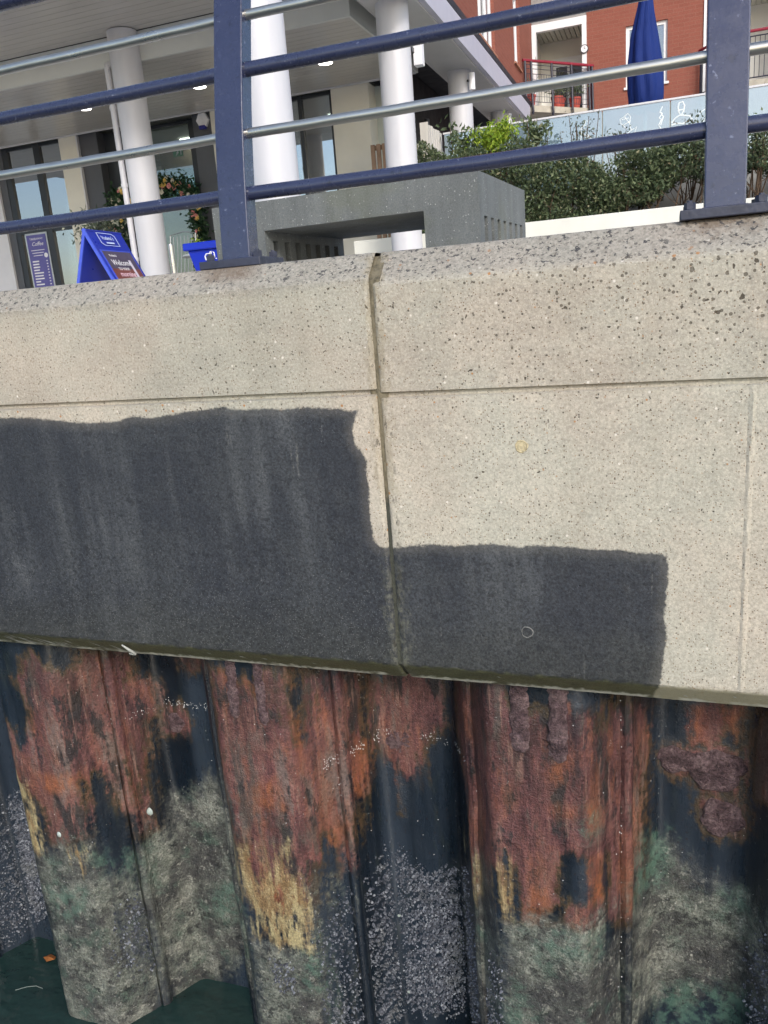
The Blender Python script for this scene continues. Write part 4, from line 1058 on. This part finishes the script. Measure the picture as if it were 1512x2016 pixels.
for k, c in (('pink', lin(222, 150, 146)), ('yellow', lin(232, 202, 116)), ('white', lin(232, 226, 210))):
    o = fl[k].build('roses', leaf_mat(k + '_rose', [(0, c), (1, tuple(min(1, v * 1.15) for v in c))]), gd); o['kind'] = 'stuff'
# topiary sprigs beside the A-board, thin chrome pole, bistro table, metal chair
pk = thing('potted_shrub', 'dark leafy potted shrub with pale tips behind the sandwich board', 'plant', (-8.45, 11.0, G))
r = random.Random(4); m = MB()
for _ in range(700):
    p = Vector((-8.45 + r.gauss(0, .17), 11.0 + r.gauss(0, .15), 1.45 + r.gauss(0, .14))); leaf(m, p, rv(r) + Vector((0, 0, .4)), rv(r), r.uniform(.05, .12), r.uniform(.012, .02))
o = m.build('foliage', leaf_mat('olive_leaf', [(0, (.03, .05, .03)), (.6, (.10, .13, .09)), (1., (.32, .34, .28))]), pk); o['kind'] = 'stuff'
m = MB(); m.tube([(-8.45, 11, .5), (-8.45, 11, 1.4)], .02, 8); m.build('stem', TWIG, pk, True)
m = MB(); m.lathe((-8.45, 11, 0), [(.16, G), (.2, .55), (.18, .56)], 20); m.build('pot', DGREY, pk, True)
bo = MB(); bo.tube([(-5.885, 9.0, G), (-5.885, 9.0, .93)], .034, 16); bo.lathe((-5.885, 9, 0), [(.034, .93), (.03, .945), (.01, .952)], 16); bo.lathe((-5.885, 9, 0), [(.09, G), (.09, G + .012)], 18)
tag(bo.build('barrier_post', STEEL, None, True), 'slim polished steel barrier post right of the first column', 'post')
ch = thing('wire_chair', 'grey wire terrace chair beside the steel barrier post', 'chair', (-6.6, 10.0, G))
WIRE = simple('grey_wire', lin(150, 152, 150), .35, .6)
m = MB()
for i in range(7):
    x = -6.72 + i * .06; m.tube([(x, 10.25, .62), (x + .01, 10.33, .95), (x + .01, 10.36, 1.18)], .006, 6)
m.tube([(-6.74, 10.25, .62), (-6.75, 10.35, 1.2), (-6.54, 10.37, 1.24), (-6.33, 10.35, 1.2), (-6.34, 10.25, .62)], .01, 8); m.build('backrest', WIRE, ch, True)
m = MB(); m.box(-6.76, -6.32, 9.85, 10.28, .60, .62); m.build('seat', WIRE, ch, bevel=.008)
for x, y in ((-6.74, 9.87), (-6.34, 9.87), (-6.74, 10.26), (-6.34, 10.26)):
    m = MB(); m.tube([(x, y, .6), (x + (.02 if x > -6.5 else -.02), y, G)], .01, 8); m.build('leg', WIRE, ch, True)
bt_ = thing('bistro_table', 'small pale round bistro table with brown legs left of the blue planter', 'table', (-5.75, 9.5, G))
m = MB(); m.lathe((-5.75, 9.5, 0), [(.25, .80), (.26, .81), (.25, .83)], 24); m.build('table_top', simple('pale_tabletop', lin(176, 182, 184), .4), bt_, True)
for a in (0.5, 2.6, 4.7):
    m = MB(); m.tube([(-5.75 + .08 * math.cos(a), 9.5 + .08 * math.sin(a), .8), (-5.75 + .22 * math.cos(a), 9.5 + .22 * math.sin(a), G)], .014, 8); m.build('leg', simple('brown_leg', lin(120, 76, 52), .5), bt_, True)
pt = thing('potted_herb', 'small green pot plant on the round bistro table', 'plant', (-5.80, 9.5, .83))
m = MB(); m.lathe((-5.80, 9.5, .83), [(.04, 0), (.055, .08), (.05, .082)], 14); m.build('pot', WPR, pt, True)
r = random.Random(8); m = MB()
for _ in range(150): leaf(m, Vector((-5.80 + r.gauss(0, .045), 9.5 + r.gauss(0, .045), .95 + r.gauss(0, .035))), rv(r) + Vector((0, 0, .5)), rv(r), r.uniform(.03, .05), .009)
o = m.build('foliage', LIME, pt); o['kind'] = 'stuff'

# ------------------------------------------------------------------ raised terrace, planting bed, balustrade
pw = simple('white_planter_render', lin(214, 214, 206), .8, 0, .06, 2, .15, 60, .3, True)
o = MB().box(-4.28, 6, 11.2, 11.38, G - .05, .925).build('planter_wall', pw, None, bevel=.01); tag(o, 'low white rendered planter wall in front of the hedge', 'wall')
structure(MB().box(-4.27, 6, 11.39, 12.74, G - .1, .86).build('flower_bed', simple('bed_soil', lin(70, 56, 44), .95, 0, .3, 8, .8, 30)))
o = MB().box(-4.26, 6, 12.75, 12.95, G - .05, 1.45).build('retaining_wall', simple('grey_retaining', lin(164, 164, 160), .85, 0, .08, 2, .2, 50)); tag(o, 'grey retaining wall behind the hedge stems', 'wall')
structure(MB().box(-4.29, 30, 12.96, 60, G - .05, 1.44).build('terrace', MAT_PAVE))
def frost():
    n = NT('frosted_blue_glass')
    n.fin(lin(142, 168, 186), .12, spec=.8)
    tr = n.t.nodes.new('ShaderNodeBsdfTransparent'); tr.inputs[0].default_value = (.80, .88, .90, 1)
    mx = n.t.nodes.new('ShaderNodeMixShader'); mx.inputs[0].default_value = .42
    n.t.links.new(n.b.outputs[0], mx.inputs[1]); n.t.links.new(tr.outputs[0], mx.inputs[2])
    gl = n.t.nodes.new('ShaderNodeBsdfGlossy'); gl.inputs['Roughness'].default_value = .02
    fr = n.t.nodes.new('ShaderNodeFresnel'); fr.inputs[0].default_value = 1.5
    m2 = n.t.nodes.new('ShaderNodeMixShader'); n.put(m2.inputs[0], n.math('ADD', fr.outputs[0], .22, clamp=True)); n.t.links.new(mx.outputs[0], m2.inputs[1]); n.t.links.new(gl.outputs[0], m2.inputs[2])
    n.t.links.new(m2.outputs[0], n.out.inputs[0]); return n.m
FROST = frost()
gb = thing('glass_balustrade', 'frosted glass terrace balustrade with white outline drawings above the hedge', 'balustrade', (-.8, 13.0, 1.45))
px = [-3.33, -1.90, -.95, -.02, .95, 1.9, 2.85]
for a, b in zip(px, px[1:]): MB().box(a + .008, b - .008, 13.0, 13.014, 1.46, 2.485).build('glass_panel', FROST, gb)
TIMB = simple('pale_post', lin(206, 200, 184), .6, 0, .1, 6)
for x in px[1:4]: MB().box(x - .035, x + .035, 13.02, 13.09, 1.45, 2.47).build('post', TIMB, gb)
MB().box(-3.34, 2.9, 12.985, 13.03, 2.487, 2.515).build('cap_rail', WHITE, gb, bevel=.005)
def sketch(name, lines, w=.012):
    m = MB()
    for ln in lines:
        m.tube([(x, 12.994, z) for x, z in ln], w * .5, 5)
    m.v = [(v[0], 12.998 + (v[1] - 12.994) * .15, v[2]) for v in m.v]
    return m.build(name, simple('etched_white', lin(230, 238, 240), .7), gb, True)
SK = lambda cx, cz, s, pts: [[(cx + s * a, cz + s * b) for a, b in ln] for ln in pts]
# bending, kneeling and seated figures in outline
sketch('outline_drawing', SK(-1.18, 2.22, .22, [[(-.5, -.9), (-.3, 0), (-.4, .3), (-.1, .5), (.1, .35), (0, 0), (.5, -.6), (.8, -.9)], [(-.3, 0), (.1, -.2), (0, -.9)], [(-.1, .5), (-.05, .75), (.12, .7), (.1, .4)], [(-.4, .3), (0, .25)]]))
sketch('outline_drawing', SK(-.62, 2.22, .24, [[(-.9, -.75), (-.5, -.5), (0, -.4), (.3, -.2), (.2, .2), (-.1, .6), (-.35, .5), (-.3, .25), (.05, -.1)], [(.3, -.2), (.6, -.05), (.45, -.5), (.6, -.7), (.35, -.8)], [(-.1, .6), (.1, .75), (.25, .55), (.2, .2)], [(-.25, .45), (.15, .5)], [(-.15, .15), (.2, .3)], [(-.9, -.75), (-.4, -.75)]]))
sketch('outline_drawing', SK(-.17, 2.27, .22, [[(.2, .7), (.05, .4), (.2, .3), (0, .05), (.15, -.05), (-.02, -.35), (.1, -.6)], [(.05, .4), (.25, .1), (.1, -.4)]]), .016)
sketch('outline_drawing', SK(.12, 2.25, .24, [[(-.15, .55), (-.1, .8), (.1, .82), (.2, .6), (.15, .3), (0, .1), (-.12, .3), (-.15, .55)], [(-.5, -.25), (-.35, -.05), (-.1, .1), (.1, .1), (.5, 0), (.65, -.25)], [(-.5, -.35), (-.2, -.3), (.1, -.35), (.4, -.28)], [(-.1, .4), (.1, .4)]]), .018)
sketch('outline_drawing', SK(.36, 2.20, .2, [[(-.4, -.6), (-.2, 0), (.1, .4), (.5, .6), (.8, .6)], [(.2, -.5), (.4, 0), (.7, .2)]]), .01)
# hedge
hg = thing('hedge', 'dense clipped evergreen hedge growing behind the white planter wall', 'hedge', (-.8, 12.0, .87))
def hnoise(x, y, z): return math.sin(3.1 * x + 1.7 * z) * math.cos(2.3 * z - 1.3 * y + x) + .6 * math.sin(7.3 * x + 3 * y) * math.cos(6.1 * z + 2 * x)
r = random.Random(77); m = MB(); dm = MB(); cnt = 0
while cnt < 50000:
    x = r.uniform(-3.75, 3.0); y = r.uniform(11.42, 12.45); 
    top = 1.98 - .10 * (x + 3) / 2 + .10 * math.sin(3.3 * x + 1) + .06 * math.sin(9 * x)
    if x < -2.0: top += .08
    else: top -= .12 * min(1, (x + 2.0) / .3)
    bot = .90 if x < -.55 else .95 + .28 * min(1, (x + .55) / .5) + .08 * math.sin(8 * x)
    front = 11.40 + .10 * (1 + math.sin(5 * x + 2.0 * math.sin(3 * x))) * .6
    z = bot + (top - bot) * r.random()
    if y < front + .06 * math.sin(11 * z + 4 * x): continue
    if y > 12.0 and r.random() < .55: continue
    dens = hnoise(x * 1.6, y, z * 2)
    if dens < -1.0 + (.7 if x > .05 else 0) and r.random() < .8: continue
    if x > .1 and r.random() < .35: continue
    p = Vector((x, y, z)); d = rv(r) + Vector((0, -.9, .5)); leaf(dm if (x > .25 and r.random() < .6) or r.random() < .06 else m, p, d, rv(r) + Vector((0, 0, 1)), r.uniform(.035, .075), r.uniform(.009, .018)); cnt += 1
o = m.build('foliage', GREEN, hg); o['kind'] = 'stuff'
o = dm.build('dry_foliage', DULL, hg); o['kind'] = 'stuff'
for i in range(46):
    x = r.uniform(-.6, 2.6) if i > 12 else r.uniform(-3.6, -1); y = r.uniform(11.55, 12.1); m = MB()
    pth = [(x, y, .85)]; dx = r.gauss(0, .25)
    for j in range(1, 6): pth.append((x + dx * j * .12 + r.gauss(0, .02), y + r.gauss(0, .03), .85 + j * .13))
    m.tube(pth, [.012, .011, .010, .008, .006, .004], 6)
    for q in range(3):
        j = r.randint(1, 4); a = Vector(pth[j]); b = a + Vector((r.gauss(0, .14), r.gauss(0, .06), r.uniform(.1, .25))); m.tube([a, (a + b) / 2 + rv(r, .02), b], [.006, .005, .003], 5)
    m.build('stem', TWIG, hg, True)
def shrub(name, label, c, s, n_, mat, L, seed, stems=4, cat='shrub'):
    t = thing(name, label, cat, (c[0], c[1], .9)); r = random.Random(seed); m = MB()
    tips = []
    for i in range(stems):
        e = Vector(c) + Vector((r.gauss(0, s[0] * .6), r.gauss(0, s[1] * .6), r.uniform(-.2, 1) * s[2])); tips.append(e)
        k = MB(); b = Vector((c[0] + r.gauss(0, .03), c[1], .86)); k.tube([b, (b + e) / 2 + rv(r, .03), e], [.01, .007, .004], 6); k.build('stem', TWIG, t, True)
    for _ in range(n_):
        e = r.choice(tips); q = r.random() ** .6; p = Vector((c[0], c[1], c[2] - s[2])).lerp(e, q) + rv(r, .25 * s[0])
        leaf(m, p, rv(r) + Vector((0, -.2, .9)), rv(r), r.uniform(.7, 1.2) * L, r.uniform(.16, .24) * L)
    o = m.build('foliage', mat, t); o['kind'] = 'stuff'
    return t
shrub('shrub', 'rounded lime green shrub rising above the hedge before the glass', (-2.28, 11.75, 2.12), (.22, .16, .18), 2200, LIME, .06, 1, 12)
shrub('shrub', 'dark upright shrub with narrow leaves between the fence and the lime green bush', (-2.82, 12.0, 2.14), (.26, .15, .2), 340, GREEN, .10, 2, 6)
shrub('shrub', 'upright grey green shrub right of the lime green bush', (-1.85, 12.3, 2.2), (.20, .15, .2), 300, GREEN, .09, 3, 6)
shrub('shrub', 'sparse bare reddish twiggy shrub before the balustrade post', (-1.18, 12.4, 2.15), (.25, .12, .25), 160, DULL, .05, 4, 12)
shrub('shrub', 'thin dusty pink flowering shrub under the kneeling outline drawing', (-.62, 12.4, 1.98), (.20, .12, .10), 140, DULL, .05, 5, 6)
shrub('shrub', 'thin dusty shrub before the balustrade next to the right railing post', (.25, 12.4, 2.0), (.26, .12, .12), 180, DULL, .05, 6, 8)
shrub('shrub', 'green shrub with yellowing tips right of the right railing post', (1.03, 11.75, 1.70), (.25, .15, .25), 800, GREEN, .06, 7, 8)
# cordyline
cd = thing('cordyline', 'red spiky cordyline beside the right railing post', 'plant', (1.20, 13.4, 1.45)); r = random.Random(14); m = MB()
for i in range(70):
    a = r.uniform(0, 6.283); e = r.uniform(.25, 1.45); L = r.uniform(.45, .7); d = Vector((math.cos(a) * math.cos(e), math.sin(a) * math.cos(e), math.sin(e))); p = Vector((1.16, 13.4, 2.08)); s = d.cross(Vector((0, 0, 1))).normalized() * .017
    mid = p + d * L * .55; tip = p + d * L - Vector((0, 0, .10 * L)); k = len(m.v)
    m.v += [tuple(p - s * .5), tuple(p + s * .5), tuple(mid + s), tuple(mid - s), tuple(tip)]; m.f += [(k, k + 1, k + 2, k + 3), (k + 3, k + 2, k + 4)]
o = m.build('leaves', REDL, cd); o['kind'] = 'stuff'
m = MB(); m.tube([(1.16, 13.4, 1.45), (1.16, 13.4, 2.1)], .03, 8); m.build('trunk', TWIG, cd, True)
# white paling fence at the corner and the slatted wooden planter
pf = thing('paling_fence', 'short weathered white paling fence beside the fourth column', 'fence', (-3.42, 12.8, .87))
PAL = simple('weathered_white_timber', lin(206, 202, 196), .8, 0, .12, 6, .4, 40, .4, True)
MB().box(-3.50, -3.38, 12.28, 12.31, .86, 2.56).build('post', PAL, pf)
for i in range(7): MB().box(-3.43, -3.41, 12.36 + i * .125, 12.44 + i * .125, .86, 2.545 + .008 * (i % 3)).build('paling', PAL, pf)
for z in (1.2, 2.2): MB().box(-3.408, -3.38, 12.32, 13.2, z, z + .07).build('rail', PAL, pf)
for i in range(5): MB().box(-4.02 + i * .13, -3.94 + i * .13, 12.80, 12.82, 1.0, 2.38).build('paling', PAL, pf)
MB().box(-4.05, -3.40, 12.822, 12.85, 2.28, 2.37).build('rail', PAL, pf)
wp = thing('slatted_screen', 'small brown slatted timber screen left of the third column', 'screen', (-4.33, 12.8, .87))
BRN = simple('brown_timber', lin(146, 120, 100), .8, 0, .15, 8)
for i in range(3): MB().box(-4.44 + i * .095, -4.375 + i * .095, 12.7, 12.73, .86, 2.44).build('slat', BRN, wp)
for z in (1.4, 2.36): MB().box(-4.45, -4.18, 12.732, 12.75, z, z + .07).build('batten', BRN, wp)
# lamps and boxes around the colonnade
def cyl_lamp(name, lab, x, y, z, r, h, mt, arm=None, cat='lamp', group=None):
    t = thing(name, lab, cat, (x, y, z), group); m = MB(); m.lathe((x, y, z), [(r, 0), (r, h), (r * .8, h + .004)], 18); m.build('housing', mt, t, True)
    if arm: m = MB(); m.tube([(x, y, z + h * .6), arm], .02, 8); m.build('bracket', FRAME, t, True)
cyl_lamp('flood_lamp', 'small white floodlight clamped to the right side of the fourth column', -2.97, 13.55, 3.18, .05, .24, WPR, (-3.1, 13.62, 3.33))
cyl_lamp('flood_lamp', 'small white floodlight on the farthest column under the canopy', -2.985, 16.85, 3.2, .045, .22, WPR, (-3.1, 16.9, 3.33))
cyl_lamp('wall_lamp', 'upper pale cylinder lamp on the dark undercroft wall', -4.22, 15.3, 3.05, .05, .18, DGREY, (-4.3, 15.3, 3.16), 'lamp', 'undercroft wall lamps')
cyl_lamp('wall_lamp', 'lower pale cylinder lamp on the dark undercroft wall', -4.22, 17.4, 2.95, .05, .18, DGREY, (-4.3, 17.4, 3.06), 'lamp', 'undercroft wall lamps')
sp = thing('speaker_box', 'narrow white speaker box on the back of the third column', 'speaker', (-3.0, 10.6, 2.8)); MB().box(-3.04, -2.93, 10.55, 10.68, 2.86, 3.20).build('cabinet', WPR, sp, bevel=.01); MB().box(-3.10, -3.02, 10.45, 10.6, 3.0, 3.05).build('bracket', FRAME, sp)

# closed parasol
ps = thing('closed_parasol', 'closed royal blue parasol standing on the terrace before the brick wall', 'parasol', (-.40, 14.5, 1.45))
m = MB(); n_ = 64
profs = [(.25, 2.70), (.268, 2.95), (.268, 3.2), (.25, 3.42), (.20, 3.75), (.135, 4.05), (.10, 4.25), (.07, 4.6), (.04, 4.85), (.01, 4.95)]
m.lathe((-.40, 14.5, 0), [(.24, 2.69)] + profs, n_, lambda t, k: 1 + (.16 if k < 8 else .06) * (abs(math.sin(4 * t + .06 * k)) - .6) + .035 * math.sin(11 * t + 1.3 * k) * (k < 8))
m.v = [(v[0] + .02 * math.sin(3 * v[2]), v[1], v[2] + (.03 * math.sin(5 * math.atan2(v[1] - 14.5, v[0] + .4)) if v[2] < 2.72 else 0)) for v in m.v]
def cloth():
    n = NT('parasol_canvas'); c = n.mix(n.noise(3, 3), lin(18, 38, 98), lin(28, 52, 120)); return n.fin(c, .75, n.bump(n.noise(14, 3, .5, n.scale(n.pos, (3, 3, .4))), .4, .03), spec=.25)
m.build('canopy', cloth(), ps, True, ang=70)
m = MB(); m.tube([(-.40, 14.5, 1.45), (-.40, 14.5, 2.8)], .028, 12); m.build('pole', simple('pole_grey', lin(170, 170, 172), .4), ps, True)
m = MB(); m.box(-.70, -.10, 14.2, 14.8, 1.44, 1.52); m.build('base', DGREY, ps, bevel=.02)

# ------------------------------------------------------------------ brick apartment building
def brick(name, ax):
    n = NT(name); x, y, z = n.sep(n.pos)
    v = n.comb(x if ax == 'x' else y, z, 0)
    b = n.t.nodes.new('ShaderNodeTexBrick'); n.put(b.inputs['Vector'], v); b.inputs['Scale'].default_value = 1.0
    b.inputs['Brick Width'].default_value = .225; b.inputs['Row Height'].default_value = .075; b.inputs['Mortar Size'].default_value = .006; b.inputs['Bias'].default_value = -.1
    b.inputs['Color1'].default_value = lin(136, 82, 70); b.inputs['Color2'].default_value = lin(122, 70, 60); b.inputs['Mortar'].default_value = lin(132, 100, 86)
    c = n.mix(.5, b.outputs['Color'], n.mix(n.noise(2, 4), lin(142, 86, 72), lin(156, 100, 87)))
    k = n.rng(n.noise(40, 3), .3, .7, .86, 1.12); c = n.mix(1., c, n.comb(k, k, k), 'MULTIPLY')
    return n.fin(c, .9, n.bump(b.outputs['Fac'], -.5, .01), spec=.2)
BRX, BRY = brick('red_brick_front', 'x'), brick('red_brick_side', 'y')
bb = thing('brick_apartments', 'red brick apartment building with recessed white balconies behind the terrace', 'building', (-1, 20.4, G))
UPV = simple('white_upvc', lin(232, 234, 236), .35, 0, .03, 3)
WGL = glass('flat_window_glass', (.35, .40, .42, 1), .22)
DARKR = simple('room_dark', lin(70, 66, 62), .9)
YB = 20.4
for nm, d in (('wall', (-1.82, -.98, YB, YB + .3, 1.4, 10)), ('wall', (-.11, .62, YB, YB + .3, 1.4, 10)), ('wall', (-.98, -.11, YB, YB + .3, 1.4, 4.30)), ('wall', (-.98, -.11, YB, YB + .3, 5.53, 10))): bx(nm, BRX, bb, *d)
XW = -3.05
for d in ((11.5, 14.60, 3.8, 10), (16.0, 18.05, 3.8, 10), (18.75, YB + .3, 3.8, 10), (14.60, 16.0, 3.8, 4.25), (18.05, 18.75, 3.8, 4.62), (14.60, 16.0, 6.0, 10), (18.05, 18.75, 6.0, 10)): bx('wall', BRY, bb, XW - .3, XW, *d)
bx('plinth_wall', CHAR, bb, -4.2, -3.3, 20.5, 20.8, G, 3.8)
def win(ax, pos, a0, a1, z0, z1, splits):
    f = MB(); t = .075; d0, d1 = (.06, .12)
    def B(u0, u1, w0, w1, e0, e1):
        if ax == 'y': f.box(u0, u1, pos + e0, pos + e1, w0, w1)
        else: f.box(pos - e1, pos - e0, u0, u1, w0, w1)
    B(a0, a0 + t, z0, z1, d0, d1); B(a1 - t, a1, z0, z1, d0, d1); B(a0 + .001, a1 - .001, z1 - t, z1 - .001, d0 - .002, d1 + .002); B(a0 + .001, a1 - .001, z0 + .001, z0 + t, d0 - .002, d1 + .002)
    for s in splits: B(s - .035, s + .035, z0 + .002, z1 - .002, d0 - .003, d1 + .003)
    fr = f.build('window', UPV, bb)
    p = MB()
    if ax == 'y': p.box(a0 + .02, a1 - .02, pos + .085, pos + .095, z0 + .02, z1 - .02)
    else: p.box(pos - .095, pos - .085, a0 + .02, a1 - .02, z0 + .02, z1 - .02)
    p.build('pane', WGL, fr)
    s = MB()
    if ax == 'y': s.box(a0 - .04, a1 + .04, pos - .05, pos + .058, z0 - .05, z0 - .002)
    else: s.box(pos - .058, pos + .04, a0 - .06, a1 + .06, z0 - .04, z0 - .002)
    s.build('sill', simple('sill_terracotta', lin(170, 120, 96), .8) if ax == 'x' else UPV, fr)
    c = MB()
    if ax == 'y': c.box(a0, a1, pos + .29, pos + .3, z0, z1)
    else: c.box(pos - .3, pos - .29, a0, a1, z0, z1)
    c.build('blind', simple('net_curtain', lin(206, 208, 206), .9), fr)
win('y', YB, -.98, -.11, 4.30, 5.53, (-.60,)); win('x', XW, 14.60, 16.0, 4.25, 6.0, (15.1, 15.55)); win('x', XW, 18.05, 18.75, 4.62, 6.0, (18.4,))
# recessed balconies
REC = simple('recess_render', lin(232, 230, 224), .8, 0, .05, 2)
def recess(x0, x1, header=True):
    bx('recess_back', REC, bb, x0 + .003, x1 - .003, 21.75, 21.9, 3.6, 6.8)
    bx('recess_side', REC, bb, x0 - .1, x0 + .002, YB + .301, 21.9, 3.6, 6.8); bx('recess_side', REC, bb, x1 - .002, x1 + .1, YB + .301, 21.9, 3.6, 6.8)
    for i in range(int((x1 - x0) / .11)): bx('soffit_board', simple('pale_board', lin(190, 190, 182), .6) if i == 0 else bpy.data.materials['pale_board'], bb, x0 + .01 + i * .11, x0 + .01 + i * .11 + .096, YB + .12, 21.74, 5.84, 5.87)
    bx('recess_ceiling', FRAME, bb, x0, x1, YB + .12, 21.74, 5.872, 5.9)
    bx('header', UPV, bb, x0, x1, YB - .02, YB + .1, 5.74, 5.90); bx('spandrel', simple('grey_spandrel', lin(150, 148, 146), .7), bb, x0, x1, YB + .02, YB + .12, 5.905, 6.9)
    bx('jamb', UPV, bb, x0, x0 + .10, YB - .03, YB + .12, 3.6, 5.739); bx('jamb', UPV, bb, x1 - .10, x1, YB - .03, YB + .12, 3.6, 5.739)
recess(-3.04, -1.822); recess(.622, 2.4)
d_ = MB(); d_.box(-2.72, -2.0, 21.68, 21.74, 3.95, 5.45); dr = d_.build('balcony_door', UPV, bb); 
for a, b in ((-2.66, -2.40), (-2.34, -2.06)): MB().box(a, b, 21.665, 21.675, 4.1, 5.25).build('pane', simple('dark_pane', lin(74, 80, 84), .15, 0, .1), dr)
bx('vent', UPV, bb, -2.45, -2.15, 21.66, 21.679, 5.36, 5.40)
bal = MB(); PL = Vector((-3.03, 19.0)); PR = Vector((-1.76, 20.36))
bal.prism([(PL.x, PL.y, 3.86), (PR.x, PR.y, 3.86), (-1.8, 21.7, 3.86), (-3.03, 21.7, 3.86)], (0, 0, .13)); bo_ = bal.build('balcony', simple('stained_concrete', lin(176, 170, 156), .9, 0, .25, 4, .3, 40), bb)
RED = simple('red_handrail', lin(140, 36, 54), .45)
def bp(t, z, off=0.): d = PR - PL; n = Vector((d.y, -d.x)).normalized(); q = PL + d * t + n * off; return (q.x, q.y, z)
m = MB(); m.tube([bp(-.02, 4.86, .03), bp(1.04, 4.86, .03)], .03, 10); m.build('handrail', RED, bo_, True)
for t in (.01, .10, .40, .70, .97, 1.02):
    m = MB(); m.tube([bp(t, 3.80, .05), bp(t, 3.86, .075), bp(t, 3.95, .06), bp(t, 4.84, .035)], .026, 8); m.build('baluster_post', WIREM, bo_, True)
for z in (4.05, 4.60, 4.70, 4.78): m = MB(); m.tube([bp(0, z, .04), bp(1, z, .04)], .007, 6); m.build('bar', WIREM, bo_, True)
m = MB()
for i in range(26): m.tube([bp(.02 + i * .0375, 4.05, .04), bp(.02 + i * .0375, 4.60, .04)], .004, 5)
for z in (4.16, 4.27, 4.38, 4.49): m.tube([bp(0, z, .04), bp(1, z, .04)], .004, 5)
o = m.build('mesh_infill', WIREM, bo_, True)
r = random.Random(3)
for i, (t, off, lab) in enumerate(((.16, -.18, 'leftmost red flowerpot on the triangular balcony'), (.56, -.16, 'red flowerpot in the middle of the triangular balcony'), (.66, -.30, 'large red flowerpot with a green plant on the triangular balcony'), (.84, -.16, 'rightmost red flowerpot with tall green leaves on the triangular balcony'))):
    b = bp(t, 3.99, off); tt = thing('flowerpot', lab, 'flowerpot', b, 'balcony flowerpots'); m = MB(); m.lathe(b, [(.10, 0), (.13, .20), (.14, .20), (.14, .24), (.12, .24)], 16); m.build('pot', simple('terracotta_red', lin(176, 78, 66), .7), tt, True)
    m = MB()
    for _ in range(170 if i > 1 else 60): leaf(m, Vector(b) + Vector((r.gauss(0, .09), r.gauss(0, .09), .28 + abs(r.gauss(0, .16)))), rv(r) + Vector((0, 0, 1)), rv(r), r.uniform(.06, .14), .014)
    o = m.build('foliage', GREEN, tt); o['kind'] = 'stuff'
ck = thing('wall_clock', 'small round white clock on the right jamb of the balcony recess', 'clock', (-1.87, YB - .03, 5.25))
m = MB(); m.lathe((0, 0, 0), [(.09, 0), (.09, .03)], 24); m.v = [(v[0] - 1.87, YB - .031 - v[2], 5.22 + v[1]) for v in m.v]; m.build('case', FRAME, ck, True)
m = MB(); m.lathe((0, 0, 0), [(.072, 0), (.072, .004)], 24); m.v = [(v[0] - 1.87, YB - .062 - v[2], 5.22 + v[1]) for v in m.v]; m.build('dial', WPR, ck)
m = MB(); m.box(-1.874, -1.866, YB - .070, YB - .067, 5.22, 5.265); m.box(-1.875, -1.84, YB - .070, YB - .067, 5.216, 5.224); m.build('hands', FRAME, ck)
# second balcony at the right edge of the picture
b2 = MB(); b2.prism([(.56, 20.36, 3.74), (1.1, 19.5, 3.74), (2.6, 19.5, 3.74), (2.6, 21.7, 3.74), (.66, 21.7, 3.74)], (0, 0, .14)); o2 = b2.build('balcony', bpy.data.materials['stained_concrete'], bb)
m = MB(); m.tube([(.54, 20.34, 4.78), (1.08, 19.48, 4.78), (2.6, 19.48, 4.78)], .03, 8); m.build('handrail', RED, o2, True)
for p in ((.58, 20.28), (1.08, 19.48), (1.9, 19.48)):
    m = MB(); m.tube([(*p, 3.7), (*p, 4.76)], .028, 8); m.build('baluster_post', WIREM, o2, True)
m = MB()
for i in range(16): m.tube([(1.12 + i * .09, 19.48, 3.92), (1.12 + i * .09, 19.48, 4.68)], .007, 5)
for i in range(8): t = (i + .5) / 8; m.tube([(.58 + .5 * t, 20.28 - .8 * t, 3.92), (.58 + .5 * t, 20.28 - .8 * t, 4.68)], .007, 5)
m.tube([(.58, 20.28, 4.68), (1.08, 19.48, 4.68), (2.6, 19.48, 4.68)], .012, 6); m.tube([(.58, 20.28, 3.92), (1.08, 19.48, 3.92), (2.6, 19.48, 3.92)], .012, 6)
m.build('bars', WIREM, o2, True)
bx('lower_window', UPV, bb, 1.3, 2.6, 20.3, 20.39, 1.5, 3.6)
